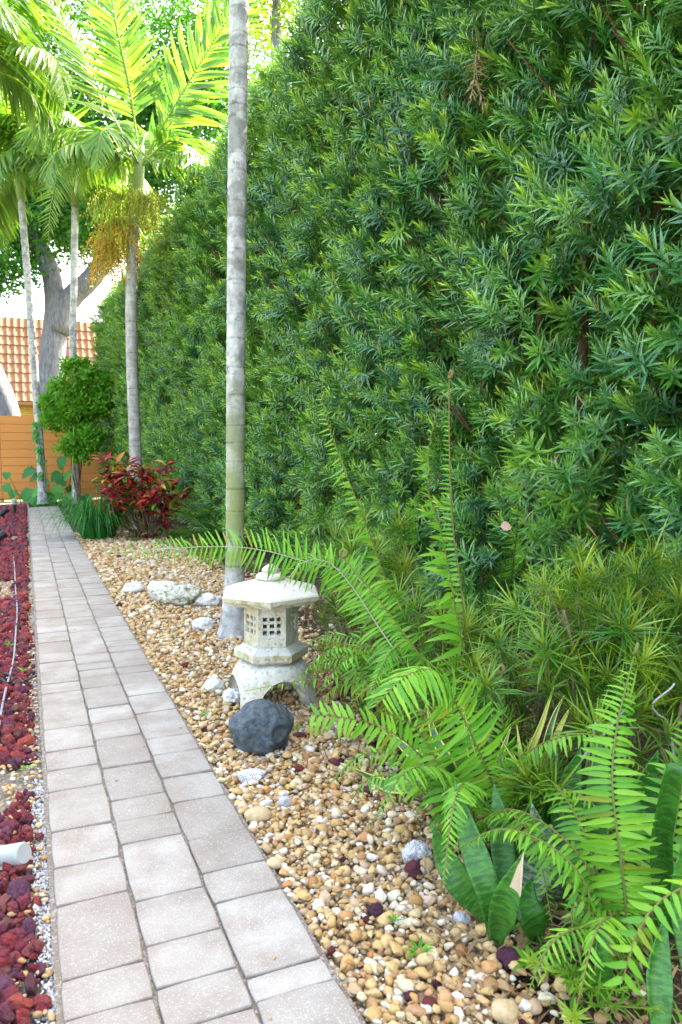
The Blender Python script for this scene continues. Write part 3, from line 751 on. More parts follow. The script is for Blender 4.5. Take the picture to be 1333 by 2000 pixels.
fruit_cluster(t, P(205, 470, z2 - .2), .42, 60, .8, True)
fruit_cluster(t, P(285, 395, z2 - .1), .7, 90, .7, False)
fruit_cluster(t, P(240, 390, z2 - .2), .75, 90, .6, False)
# --- two palms at the end of the path
B3 = G(84, 985); z3 = depth(B3)
t = thing('palm_tree', 'slender white leaning palm trunk nearest the orange fence', 'palm tree', B3, 'palms along the path')
pt3 = P(42, 392, z3)
palm_trunk(t, [B3, P(78, 860, z3), P(66, 700, z3), P(54, 540, z3), pt3], ([0, .3, 1, 8], [.16, .11, .1, .085]), PALMM, .2, None, 10)
mb = MB(); tube(mb, [pt3, P(38, 355, z3), P(35, 320, z3)], [.1, .12, .06], 10); mb.build('crownshaft', SHAFT, t)
crown(t, P(36, 335, z3), 12, 2.9, 1.0, True, .2, [60, 35, 15, 50, 70, 5, -15])
B4 = G(150, 984); z4 = depth(B4)
t = thing('palm_tree', 'upright white palm trunk rising through the round green shrub', 'palm tree', B4, 'palms along the path')
pt4 = P(147, 402, z4)
palm_trunk(t, [B4, P(147, 860, z4), P(143, 700, z4), P(145, 540, z4), pt4], ([0, .3, 1, 8], [.15, .115, .1, .09]), PALMM, .2, None, 10)
mb = MB(); tube(mb, [pt4, P(147, 360, z4), P(147, 322, z4)], [.1, .13, .06], 10); mb.build('crownshaft', SHAFT, t)
crown(t, P(147, 335, z4), 12, 3.0, 1.0, True, 1.0, [30, 55, 10, 65, 25, -15, 40])
S4 = P(147, 335, z4)
for c, nv, n, L in [([S4, P(128, 232, z4 - .6), P(98, 228, z4 - 1.2), P(42, 325, z4 - 1.6), P(-5, 385, z4 - 1.7)], (-.3, -.9, .45), 46, .85),
                    ([S4, P(150, 260, z4 - .5), P(125, 270, z4 - 1.2), P(100, 400, z4 - 1.5), P(95, 480, z4 - 1.5)], (.3, -.9, .3), 44, .7)]:
    j = MB(); fo = frond('frond', t, c, nv, n, L, palm_leaves, PALMR, (.02, .005), .2, 70, 40, .1, 1.0, None, j, .1, .1); j.build('leaflets', PALML, fo)['kind'] = 'stuff'

B5 = G(-75, 1020); z5 = depth(B5)
t = thing('palm_tree', 'palm whose crown hangs in at the top left picture corner', 'palm tree', B5, 'palms along the path')
pt5 = P(-45, 210, z5)
palm_trunk(t, [B5, P(-65, 700, z5), pt5], ([0, .3, 1, 8], [.16, .115, .1, .09]), PALMM, .2, None, 10)
mb = MB(); tube(mb, [pt5, P(-43, 160, z5), P(-40, 110, z5)], [.1, .13, .06], 10); mb.build('crownshaft', SHAFT, t)
crown(t, P(-41, 125, z5), 13, 2.6, .9, True, .7, [30, 55, 10, 65, 25, -15, 40])
# ================================================================== BACKGROUND
t = thing('wooden_fence', 'orange stained fence of horizontal boards at the end of the path', 'fence', (-1, FY, -.05))
hgt = P(20, 815, depth(G(20, 975))).z
pitch = hgt / 10
for i in range(10):
    for (xa, xb) in ((-6.0, -3.3), (-3.29, -.62), (-.61, 2.3)):
        mb = MB(); box(mb, xa, xb, FY - .012, FY + .012, .03 + i * pitch, .03 + (i + 1) * pitch - .009); mb.build('board', FENCE, t, False)
mb = MB(); box(mb, -5.95, 2.28, FY + .0125, FY + .02, .0, hgt - .02); mb.build('backing', TWIG, t, False)
for x in (-5.9, -3.3, -.62, 2.2):
    mb = MB(); box(mb, x - .05, x + .05, FY + .0205, FY + .11, -.1, hgt - .05); mb.build('post', FENCE, t, False)
# house with tiled mansard roof
BY = 31.0
def ph(py, px=100):                     # height of an image row on the house front
    lo, hi = -2.0, 20.0
    p = P(px, py, 1.0) - CAMP; k = (BY - CAMP.y) / p.y; return (CAMP + p * k).z
eave, ridge = ph(785), ph(612)
t = thing('house', 'low house with steep orange clay tile roof and yellow brick wall', 'house', (0, BY + 2, -.08))
X0, X1 = -9.0, 7.0
mb = MB(); box(mb, X0 + .3, X1 - .3, BY + .25, BY + 6, -.09, eave + .02); mb.build('wall', MORTAR, t, False)
bm_ = MB(); box(bm_, -.1, .1, -.02, .02, -.035, .035); brick = bm_.mesh('brick', YBRICK, False)
nb = 0
for r in range(14):
    z = eave - .08 - r * .082
    for i in range(40):
        x = -1.6 + i * .212 + (.106 if r % 2 else 0)
        q = pix((x, BY + .24, z))
        if q and 20 < q[0] < 120 and nb < 290: inst('brick', brick, t, Matrix.Translation((x, BY + .235, z))); nb += 1
rest = MB()
for r in range(40):
    z = eave - .08 - r * .082
    for i in range(74):
        x = X0 + .4 + i * .212 + (.106 if r % 2 else 0)
        if -1.7 < x < 2.5 and r < 14 or z < .05 or x > X1 - .45: continue
        box(rest, x - .1, x + .1, BY + .2151, BY + .255, z - .035, z + .035)
rest.build('brick_courses', YBRICK, t, False)['kind'] = 'stuff'
slope = Vector((0, .55, 1)).normalized(); RL = (ridge - eave) / slope.z; nrow = 9; rh = RL / nrow; tw = .25
V = []; nx = 8
prof_t = lambda u: .022 * (math.cos(u * 2 * math.pi) * .5 + .5) + (.012 if u > .9 else 0)
for j, (vv, lift) in enumerate(((-.04, .03), (1.06, 0.0))):
    for i in range(nx + 1):
        u = i / nx; V.append((tw * (u - .5) * 1.02, vv * rh, lift + prof_t(u)))
for i in range(nx + 1):
    u = i / nx; V.append((tw * (u - .5) * 1.02, -.04 * rh, .012 + prof_t(u) - .03))
Ft = [(i, i + 1, nx + 2 + i, nx + 1 + i) for i in range(nx)] + [(2 * nx + 2 + i, 2 * nx + 3 + i, i + 1, i) for i in range(nx)]
tile = MB().add(V, Ft).mesh('roof_tile', TILE, False)
roof = MB()
e0 = Vector((0, BY - .15, eave)); e1 = e0 + slope * RL
nr = Vector((0, -slope.z, slope.y))
off = nr * -.03
roof.add([tuple(Vector((X0, 0, 0)) + e0 + off), tuple(Vector((X1, 0, 0)) + e0 + off), tuple(Vector((X1, 0, 0)) + e1 + off), tuple(Vector((X0, 0, 0)) + e1 + off),
          (X0, BY + 6.5, ridge - .05), (X1, BY + 6.5, ridge - .05), (X0, BY + 6.5, eave), (X1, BY + 6.5, eave)], [(0, 1, 2, 3), (3, 2, 5, 4), (4, 5, 7, 6), (0, 3, 4, 6), (1, 7, 5, 2), (0, 6, 7, 1)])
ro = roof.build('roof', TILE, t, False)
rb = Matrix(((1, 0, 0), tuple((0, slope.y, nr.y)), tuple((0, slope.z, nr.z)))).to_4x4()
stuffT = MB(); nt_ = 0
Vt, Ftt = np.array(V), Ft
for r in range(nrow):
    for i in range(int((X1 - X0) / tw)):
        x = X0 + (i + .5) * tw; M = Matrix.Translation(e0 + slope * rh * r + Vector((x, 0, 0))) @ rb
        q = pix(M.translation)
        if q and -40 < q[0] < 260 and nt_ < 300: inst('roof_tile', tile, ro, M); nt_ += 1
        else: stuffT.add(xf(Vt, M), Ftt)
stuffT.build('far_roof_tiles', TILE, ro, False)['kind'] = 'stuff'
mb = MB(); box(mb, X0 - .05, X1 + .05, BY - .2, BY - .1, eave - .14, eave - .03); mb.build('fascia', TILE, t, False)

# trees beyond the fence
def cluster_mesh(seed, mat, n=46, r=.4, L=.13, W=.07):
    rr = random.Random(seed); mb = MB()
    for _ in range(n):
        d = Vector((rr.gauss(0, 1), rr.gauss(0, 1), rr.gauss(0, .8)))
        p = d.normalized() * r * rr.random() ** .5
        V, Fc, S = leaf_t(L * rr.uniform(.7, 1.2), W * rr.uniform(.7, 1.2), 2, .2, .2)
        mb.add(xf(V, mat4(p, d + Vector((rr.gauss(0, 1), rr.gauss(0, 1), rr.gauss(-.3, .6))), (rr.gauss(0, .6), rr.gauss(0, .6), 1))), Fc, rr.random() * .5)
    return mb.mesh('leaf_cluster', mat)
oakc = [cluster_mesh(i, OAKL) for i in range(5)]; yelc = [cluster_mesh(20 + i, YELL, 40, .4, .16, .06) for i in range(4)]
def crown_blobs(name, parent, blobs, meshes, per):
    pts, rots, scl, idx = [], [], [], []
    for (c, rad, n) in blobs:
        for _ in range(n):
            d = Vector((random.gauss(0, 1), random.gauss(0, 1), random.gauss(0, 1))).normalized() * random.random() ** .4
            p = Vector(c) + Vector((d.x * rad[0], d.y * rad[1], d.z * rad[2]))
            if noise.noise(p * .9) > .36: continue
            pts.append(tuple(p)); rots.append(tuple(random.uniform(0, 6.28) for _ in range(3))); s = random.uniform(.7, 1.4) * per; scl.append((s, s, s)); idx.append(random.randrange(len(meshes)))
    return scatter(name, pts, rots, scl, idx, meshes, parent)
zo = 25.0
OB = P(100, 820, zo); OB.z = -.08
t = thing('oak_tree', 'large grey forked tree trunk standing between fence and tiled roof', 'tree', OB)
mb = MB()
tube(mb, catmull([OB, P(96, 810, zo), P(103, 700, zo), P(110, 620, zo), P(112, 575, zo)], 26), list(np.linspace(.5, .36, 26)), 16, False, wob=.12)
tube(mb, catmull([P(108, 640, zo), P(106, 560, zo), P(86, 500, zo), P(55, 440, zo), P(20, 330, zo), P(0, 200, zo)], 26), list(np.linspace(.36, .12, 26)), 12, wob=.15)
tube(mb, catmull([P(114, 650, zo), P(132, 592, zo), P(178, 545, zo), P(225, 470, zo), P(280, 330, zo + 1), P(330, 200, zo + 1)], 26), list(np.linspace(.4, .1, 26)), 12, wob=.15)
mb.build('trunk', OAKB, t)
pm = zo / F
crown_blobs('crown', t, [(P(45, 450, zo), (2.0, 1.5, 1.2), 150), (P(20, 300, zo), (2.6, 2.5, 2.2), 260), (P(180, 330, zo + 1), (2.8, 2, 2.2), 260), (P(330, 230, zo + 1), (2.5, 2, 2.4), 260), (P(235, 430, zo - .5), (1.6, 1, 1.3), 150), (P(330, 330, zo), (1.5, 1, 1.2), 100),
                      (P(430, 130, zo + 2), (2.2, 2, 3), 240), (P(180, 60, zo + 1), (4.2, 2.5, 2.6), 330), (P(-60, 100, zo), (3, 2.5, 3), 200), (P(10, 530, zo - 1), (.9, .6, .4), 40), (P(110, 400, zo + 1.5), (2.5, 1.2, 1.4), 220), (P(60, 200, zo + 2), (4, 2, 2.4), 280)], oakc, 1.25)
OB2 = P(-40, 820, 25.8); OB2.z = -.08; OB2 = OB2 + _rt * 1.0
t = thing('oak_tree', 'grey tree trunk leaning in from the left above the fence', 'tree', OB2)
mb = MB(); tube(mb, catmull([OB2 + _rt * .35, P(15, 815, 25.8), P(-15, 735, 25.8), P(-80, 600, 25.8), P(-160, 400, 25.8)], 22), list(np.linspace(.5, .26, 22)), 14, wob=.12); mb.build('trunk', OAKB, t)
crown_blobs('crown', t, [(P(-180, 330, 25.8), (2.6, 2.5, 2.5), 200)], oakc, 1.1)
TB = Vector((7.5, 20, -.08))
t = thing('sunlit_tree', 'yellow green sunlit tree showing above the hedge top', 'tree', TB)
mb = MB(); c0 = P(540, 20, 19); TB2 = Vector((c0.x, c0.y, -.08))
t.location = TB2; t.matrix_basis = Matrix.Translation(TB2); WM[t.name] = Matrix.Translation(TB2)
tube(mb, [TB2, TB2 + Vector((.1, 0, 4)), c0 - Vector((0, 0, 1)), c0 + Vector((0, 0, 1.5))], [.25, .2, .15, .05], 10); mb.build('trunk', OAKB, t)
crown_blobs('crown', t, [(c0 + Vector((0, 0, 1.2)), (1.9, 2, 2.0), 260), (c0 + Vector((-.6, 0, 3)), (2.5, 2, 1.6), 160)], yelc, 1.0)

# ================================================================== STONE LANTERN
LC = G(531, 1362, -.01); LC.z = -.012
toc = math.atan2(-LC.y, -LC.x)
def hexloft(mb, prof, rot, close=True, k=6, sub=5, amp=.0015):
    V = []; n = k * sub
    for (r, h) in prof:
        for i in range(n):
            c, f = divmod(i, sub); a0 = rot + 2 * math.pi * c / k; a1 = rot + 2 * math.pi * (c + 1) / k; u = f / sub
            x = r * ((1 - u) * math.cos(a0) + u * math.cos(a1)); y = r * ((1 - u) * math.sin(a0) + u * math.sin(a1))
            q = Vector((x * 25, y * 25, h * 25)); w = amp * noise.noise(q)
            V.append((LC.x + x * (1 + w / max(r, .02)), LC.y + y * (1 + w / max(r, .02)), LC.z + h + w))
    m_ = len(prof)
    Fc = [(i * n + j, i * n + (j + 1) % n, (i + 1) * n + (j + 1) % n, (i + 1) * n + j) for i in range(m_ - 1) for j in range(n)]
    if close: Fc += [tuple(range(n))[::-1], tuple((m_ - 1) * n + j for j in range(n))]
    return mb.add(V, Fc)
lan = thing('stone_lantern', 'cream cement hexagonal garden lantern standing on four arched legs in gravel', 'stone lantern', LC)
# arched base
mb = MB(); V = []; Fc = []; na, nt2 = 96, 12
leg0 = toc - R(28)
prof_b = [(.115, .243), (.155, .236), (.182, .218), (.205, .19), (.225, .15), (.243, .10), (.258, .05), (.27, 0)]
def base_pt(h):
    hs_ = [p[1] for p in prof_b][::-1]; rs = [p[0] for p in prof_b][::-1]; return float(np.interp(h, hs_, rs))
for shell in (0, 1):
    for i in range(na):
        a = 2 * math.pi * i / na; cc = abs(math.sin(2 * (a - leg0)))        # 0 on a leg, 1 mid-arch
        arch = .158 * min(1, max(0, (cc - .42) / .58)) ** .42
        for j in range(nt2):
            u = j / (nt2 - 1); h = .243 + (arch - .243) * u ** .8
            r = base_pt(h) - shell * .055 + .004 * noise.noise(Vector((math.cos(a) * 4, math.sin(a) * 4, h * 14)))
            if shell: r = max(.03, r); h = min(h, .2)
            V.append((LC.x + r * math.cos(a), LC.y + r * math.sin(a), LC.z + h))
for s_ in (0, 1):
    o_ = s_ * na * nt2
    for i in range(na):
        i2 = (i + 1) % na
        for j in range(nt2 - 1):
            f = (o_ + i * nt2 + j, o_ + i2 * nt2 + j, o_ + i2 * nt2 + j + 1, o_ + i * nt2 + j + 1); Fc.append(f[::-1] if s_ == 0 else f)
for i in range(na):
    i2 = (i + 1) % na; a_ = i * nt2 + nt2 - 1; b_ = i2 * nt2 + nt2 - 1; Fc.append((a_, b_, na * nt2 + b_, na * nt2 + a_))
Fc.append(tuple(i * nt2 for i in range(na))); mb.add(V, Fc); mb.build('base', LANT, lan)
mb = MB(); hexloft(mb, [(.16, .236), (.185, .238), (.205, .25), (.209, .256), (.209, .292), (.203, .299), (.16, .325), (.145, .327)], toc + R(32)); mb.build('platform', LANT, lan, False)
fr = toc + R(2); s6 = .152; hz0, hz1 = .327, .572; fb = thing  # light chamber
mb = MB(); ap = s6 * math.cos(R(30)); ww, wz0, wz1 = .05, .395, .495
lat = []
for k in range(6):
    a = fr + k * R(60); nx_, ny_ = math.cos(a), math.sin(a); tx, ty = -ny_, nx_
    def q_(u, h, d=0): return (LC.x + nx_ * (ap - d) + tx * u, LC.y + ny_ * (ap - d) + ty * u, LC.z + h)
    hw = s6 / 2
    V = [q_(-hw, hz0), q_(hw, hz0), q_(hw, hz1), q_(-hw, hz1), q_(-ww, wz0), q_(ww, wz0), q_(ww, wz1), q_(-ww, wz1),
         q_(-ww + .004, wz0 + .004, .03), q_(ww - .004, wz0 + .004, .03), q_(ww - .004, wz1 - .004, .03), q_(-ww + .004, wz1 - .004, .03)]
    mb.add(V, [(0, 1, 5, 4), (1, 2, 6, 5), (2, 3, 7, 6), (3, 0, 4, 7), (4, 5, 9, 8), (5, 6, 10, 9), (6, 7, 11, 10), (7, 4, 8, 11)])
    lb = MB(); Mx = Matrix(((tx, nx_, 0, LC.x + nx_ * ap), (ty, ny_, 0, LC.y + ny_ * ap), (0, 0, 1, LC.z), (0, 0, 0, 1)))
    for u in (-.02, .02): box(lb, u - .0075, u + .0075, -.022, -.006, wz0 + .001, wz1 - .001, Mx)
    for v in (.426, .464): box(lb, -ww + .001, ww - .001, -.02, -.0075 + .004 * (v > .44), v - .0075, v + .0075, Mx)
    lat.append(lb)
ch = mb.build('light_chamber', LANT, lan, False)
for lb in lat: lb.build('lattice', LANT, ch, False)
mb = MB(); hexloft(mb, [(.13, .565), (.262, .563), (.268, .566), (.268, .576), (.284, .578), (.288, .586), (.300, .589), (.303, .611), (.295, .62), (.21, .648), (.14, .668), (.09, .684), (.05, .686)], toc); mb.build('roof', LANT, lan, False)
mb = MB(); V = []; n = 24; pr = [(.045, .683), (.072, .684), (.083, .694), (.084, .706), (.074, .717), (.05, .722), (.043, .724), (.05, .731), (.05, .742), (.036, .756), (.015, .768), (.001, .774)]
for (r, h) in pr: V += [(LC.x + r * math.cos(6.2832 * i / n), LC.y + r * math.sin(6.2832 * i / n), LC.z + h) for i in range(n)]
mb.add(V, [(i * n + j, i * n + (j + 1) % n, (i + 1) * n + (j + 1) % n, (i + 1) * n + j) for i in range(len(pr) - 1) for j in range(n)]); mb.build('finial', LANT, lan)

# ================================================================== STONES
def stone(px, py, wpx, name, label, mat, seed, flat=(1, .8, .6), sub=4, amp=.25, fr_=1.4, facet=3, smooth=True, sink=.25, rot=None, cat='rock', group=None):
    p = G(px, py); z = depth(p); r = wpx / 2 * z / F
    me = rock_mesh(name, mat, sub, seed, amp, fr_, flat, smooth, facet)
    zs = [v.co.z for v in me.vertices]; lo = min(zs)
    o = link(bpy.data.objects.new(name, me), None, Matrix.Translation((p.x, p.y + r * flat[1] * .6, -.02 - lo * r - sink * r * flat[2])) @ Euler((0, 0, rot if rot is not None else -YAW)).to_matrix().to_4x4() @ Matrix.Diagonal((r, r, r, 1)))
    return tag(o, label, cat, group)
# the dark boulder: shaped by hand with a hollow on its right
bm = bmesh.new(); bmesh.ops.create_icosphere(bm, subdivisions=6, radius=1.0)
off = Vector((3.1, 8.2, 1.7)); hol = Vector((.66, -.72, .05)).normalized(); hol2 = Vector((.62, -.62, .46)).normalized()
for v in bm.verts:
    c = v.co.copy()
    for d, h in ((Vector((-.75, -.3, .6)).normalized(), .82), (Vector((.75, -.2, .65)).normalized(), .76), (Vector((.1, -.95, .25)).normalized(), .86), (Vector((.85, -.55, -.3)).normalized(), .8), (Vector((0, .2, 1)).normalized(), .84)):
        k = c.dot(d)
        if k > h: c -= d * (k - h) * .35
    for cs_, rs_ in ((hol * 1.12, .43), (hol2 * 1.22, .36)):
        dv = c - cs_; w_ = 1 + .25 * noise.noise(c * 2.5 + off)
        if dv.length < rs_ * w_ and c.length > 1e-4: c = c + (cs_ + dv.normalized() * rs_ * w_ - c) * .8 if dv.dot(hol) < .25 else c
    c *= 1 + .16 * noise.noise(v.co * 1.3 + off) + .06 * noise.noise(v.co * 3.2 + off) + .022 * noise.noise(v.co * 9 + off)
    v.co = Vector((c.x, c.y * .85, c.z * .84))
me = bpy.data.meshes.new('boulder'); bm.to_mesh(me); bm.free(); me.polygons.foreach_set('use_smooth', [True] * len(me.polygons)); me.materials.append(BOULDER)
bp = G(522, 1466); br = 64 * depth(bp) / F
tag(link(bpy.data.objects.new('boulder', me), None, Matrix.Translation((bp.x, bp.y + br * .5, br * .68 - .02)) @ Euler((0, 0, -YAW)).to_matrix().to_4x4() @ Matrix.Diagonal((br, br, br, 1))),
    'smooth dark slate-grey boulder with a hollow, in front of the lantern', 'boulder')
G1 = 'pale rocks behind the lantern'
stone(264, 1156, 44, 'coral_rock', 'small pale pitted rock nearest the path, left of the rock pile', CORAL, 1, (1, .8, .6), group=G1)
stone(322, 1172, 62, 'coral_rock', 'pale grey pointed rock with a sharp peak, back of the rock pile', CORAL, 2, (1, .7, .85), 4, .12, 1.2, 6, group=G1)
stone(352, 1180, 96, 'coral_rock', 'long mossy pitted rock in the middle of the rock pile', MOSSY, 3, (1, .6, .42), 5, .3, 2.4, 3, group=G1)
stone(412, 1180, 56, 'coral_rock', 'pale lumpy rock at the right end of the rock pile beside the palm', CORAL, 4, (1, .7, .5), group=G1)
stone(402, 1228, 50, 'coral_rock', 'flat whitish rock on gravel left of the palm base', CORAL, 5, (1, .7, .55), group=G1)
stone(422, 1346, 42, 'coral_rock', 'greyish pink rock on gravel left of the lantern legs', CORAL, 6, (1, .8, .8), 4, .2, 1.3, 5)
stone(462, 1372, 46, 'coral_rock', 'pitted grey rock under the left arch of the lantern', CORAL, 7, (1, .9, .75), 5, .3, 3, 4)
stone(497, 1520, 62, 'speckled_rock', 'black and white speckled rock in front of the dark boulder', SPECK, 8, (1, .7, .4), 4, .15, 1.2, 2)
stone(822, 1678, 56, 'coral_rock', 'rounded pitted grey rock touching the snake plant leaf', SPECK, 9, (1, .9, .95), 5, .15, 3, 2)
stone(906, 1795, 34, 'coral_rock', 'small grey pitted stone below the snake plant leaf', SPECK, 10, (1, .8, .7))
TANS = stone_mat('tan_cobble', [(.52, .38, .2), (.55, .42, .25)], .6, 3, .5, bump=.3, bd=.004)
GREYS = stone_mat('grey_cobble', [(.4, .42, .46), (.42, .43, .46)], .6, 3, .3, bump=.3, bd=.004)
stone(507, 1598, 52, 'cobble', 'large oval tan cobble lying near the path edge', TANS, 11, (1, .72, .6), 4, .12, 1, 1, cat='cobble', group='loose cobbles in the gravel')
stone(540, 1688, 32, 'cobble', 'round brown cobble touching the edge of the path', TANS, 12, (1, .8, .75), 4, .12, 1, 0, cat='cobble', group='loose cobbles in the gravel')
stone(560, 1568, 28, 'cobble', 'small blue grey cobble right of the large tan cobble', GREYS, 13, (1, .8, .8), 4, .15, 1, 2, cat='cobble', group='loose cobbles in the gravel')
stone(995, 1985, 58, 'cobble', 'big cream cobble at the bottom edge of the gravel', TANS, 14, (1, .8, .7), 4, .15, 1, 2, cat='cobble', group='loose cobbles in the gravel')
for (px, py, w, lb, sd) in ((735, 1780, 34, 'purple lava rock alone in the middle of the gravel', 21), (815, 1710, 30, 'maroon lava rock below the rounded grey rock', 22), (588, 1440, 26, 'dark maroon lava rock at the right foot of the boulder', 23),
                          (806, 1945, 28, 'maroon lava rock in the gravel near the bottom of the picture', 24), (585, 1500, 22, 'small purple lava rock between the boulder and the speckled rock', 25), (1000, 1880, 46, 'red lava rock at the foot of the torn snake plant leaf', 26)):
    stone(px, py, w, 'lava_rock', lb, PEBR, sd, (1, .85, .8), 3, .4, 1.8, 3, False, cat='lava rock', group='stray lava rocks in the gravel')

# ================================================================== FERNS
cw = -_fw
fernB = thing('fern', 'tall sword fern with long fronds reaching over the stone lantern', 'fern', G(850, 1440))
fB0 = G(850, 1440)
fernA = thing('fern', 'bright arching sword fern growing behind the torn snake plant', 'fern', G(935, 1640)); fA0 = G(935, 1640)
fernC = thing('fern', 'sword fern with upright frond at the lower right corner', 'fern', G(1225, 1880)); fC0 = G(1225, 1880)
def PL(*a): return [P(*q) for q in a]
def fj(parent, *a, ymat=None, **k):
    j = MB(); fo = frond('frond', parent, *a, joined=j, **k); j.build('leaflets', ymat or FERN, fo)['kind'] = 'stuff'; return fo
frond('frond', fernA, PL((1000, 1660, 2.62), (965, 1540, 2.55), (926, 1446, 2.5), (880, 1355, 2.42), (846, 1308, 2.32), (790, 1322, 2.2), (735, 1378, 2.12)), cw * .55 + _up * .75 - _rt * .25, 52, .155, fern_leaves, FERNR, (.004, .0015), .2, 82, 60, .3, .62, lambda s: min(1, .5 + s * 1.6) * (1 - .55 * max(0, s - .4)) * (1 - max(0, s - .93) * 10), None, .07)
frond('frond', fernA, PL((905, 1600, 2.62), (855, 1520, 2.6), (800, 1455, 2.55), (730, 1415, 2.5), (660, 1400, 2.45), (606, 1396, 2.42)), cw * .8 + _up * .5, 20, .10, fern_leaves, FERNR, (.0035, .0012), .35, 75, 50, .22, 1.25, lambda s: .95 - .35 * s)
frond('frond', fernA, PL((930, 1600, 2.5), (985, 1585, 2.3), (1050, 1640, 2.15), (1110, 1720, 2.05), (1165, 1800, 1.98), (1195, 1890, 1.95)), cw * .7 + _up * .6 + _rt * .3, 26, .075, fern_leaves, FERNR, (.003, .0012), .1, 75, 50, .18, 1.25, lambda s: .9 - .3 * s)
fj(fernA, PL((1000, 1640, 2.75), (988, 1480, 2.8), (975, 1308, 2.85)), cw + _rt * .5, 22, .085, fern_leaves, FERNR, rr=(.004, .003), a0=65, a1=40, droop=-.1, curl=True)
fj(fernA, PL((905, 1640, 2.6), (850, 1575, 2.55), (790, 1500, 2.5), (745, 1440, 2.5)), cw * .8 + _up * .4, 16, .075, fern_leaves, FERNR, rr=(.003, .001), droop=.35, wf=1.2, gap=.25)
fj(fernA, PL((920, 1640, 2.6), (880, 1580, 2.5), (860, 1500, 2.55), (810, 1420, 2.6), (760, 1400, 2.6)), cw * .6 + _up * .6, 24, .085, fern_leaves, FERNR, droop=.2, wf=1.1)
fj(fernA, PL((960, 1650, 2.6), (1000, 1590, 2.5), (1010, 1500, 2.5), (1040, 1440, 2.5)), cw * .7 + _rt * .5, 24, .09, fern_leaves, FERNR, droop=.15)
# long ones over the lantern
frond('frond', fernB, [fB0] + PL((800, 1318, 3.2), (740, 1225, 3.3), (680, 1135, 3.35), (632, 1092, 3.35), (580, 1105, 3.3), (555, 1150, 3.28)), cw * .75 - _rt * .25 + _up * .45, 54, .165, fern_leaves, FERNP, (.005, .0018), .3, 82, 55, .22, .45, None, None, .08)
frond('frond', fernB, [fB0] + PL((790, 1250, 3.35), (700, 1130, 3.45), (600, 1098, 3.4), (500, 1072, 3.3), (400, 1068, 3.2), (300, 1074, 3.12), (196, 1080, 3.05)), cw * .9 + _up * .3, 66, .15, fern_leaves, FERNP, (.0045, .0015), .32, 84, 62, .14, .5, None, None, .08)
fj(fernB, [fB0] + PL((838, 1320, 3.1), (780, 1225, 3.15), (715, 1140, 3.2), (667, 1086, 3.25)), _rt * .9 + cw * .25 + _up * .2, 50, .10, fern_leaves, FERNR, rr=(.005, .003), start=.2, curl=True, wf=.9, a0=70, a1=50)
fj(fernB, [fB0] + PL((905, 1330, 3.1), (888, 1180, 3.1), (862, 1040, 3.12), (836, 950, 3.1), (842, 850, 3.12), (868, 765, 3.0)), cw * .55 + _rt * .75, 54, .17, fern_leaves, FERNR, rr=(.005, .0015), start=.1, a0=65, a1=45, droop=.35, wf=.8, twist=1.2)
fj(fernB, [fB0] + PL((905, 1250, 3.2), (884, 1020, 3.25), (878, 860, 3.3), (878, 734, 3.35)), cw * .9 + _rt * .3, 60, .07, fern_leaves, FERNR, rr=(.005, .003), start=.3, curl=True, a0=75, a1=60, oneside=-1, droop=.15)
fj(fernB, [fB0] + PL((790, 1240, 3.5), (735, 1080, 3.6), (690, 960, 3.65), (655, 870, 3.7), (628, 775, 3.75), (640, 708, 3.75)), cw * .6 + _rt * .7, 56, .13, fern_leaves, FERNR, rr=(.005, .0015), start=.25, droop=.45, a0=65, a1=45, wf=.65, twist=2.5)
fj(fernB, [fB0] + PL((790, 1320, 3.4), (730, 1262, 3.5), (660, 1240, 3.5), (590, 1256, 3.48)), cw * .6 + _up * .7, 40, .11, fern_leaves, FERNR, start=.25, droop=.4, wf=.6)
fj(fernB, [fB0] + PL((780, 1350, 3.5), (720, 1300, 3.6), (660, 1285, 3.65), (600, 1310, 3.65)), cw * .6 + _up * .7, 36, .12, fern_leaves, FERNR, start=.2, droop=.3, wf=.7)
fj(fernB, [fB0] + PL((800, 1330, 3.3), (750, 1270, 3.3), (690, 1262, 3.3), (620, 1248, 3.32)), cw * .6 + _up * .6, 30, .07, fern_yel, FERNR, ymat=FERNY, start=.3, droop=.35, wf=.8)
fj(fernB, [fB0] + PL((800, 1400, 3.2), (750, 1345, 3.2), (700, 1360, 3.2), (680, 1420, 3.2)), cw * .6 + _up * .6, 26, .11, fern_yel, FERNR, ymat=FERNY, start=.2, droop=.4, wf=.6)
fj(fernB, [fB0] + PL((790, 1352, 3.25), (710, 1322, 3.35), (600, 1328, 3.42), (476, 1350, 3.42)), cw * .7 + _up * .5, 18, .08, fern_leaves, FERNR, rr=(.0035, .001), start=.3, droop=.8, wf=1.2, gap=.35)
fj(fernB, [fB0] + PL((760, 1370, 3.3), (700, 1300, 3.4), (720, 1200, 3.6), (760, 1150, 3.7)), cw * .6 + _up * .6, 34, .10, fern_leaves, FERNR, start=.2, droop=.2, wf=.7)
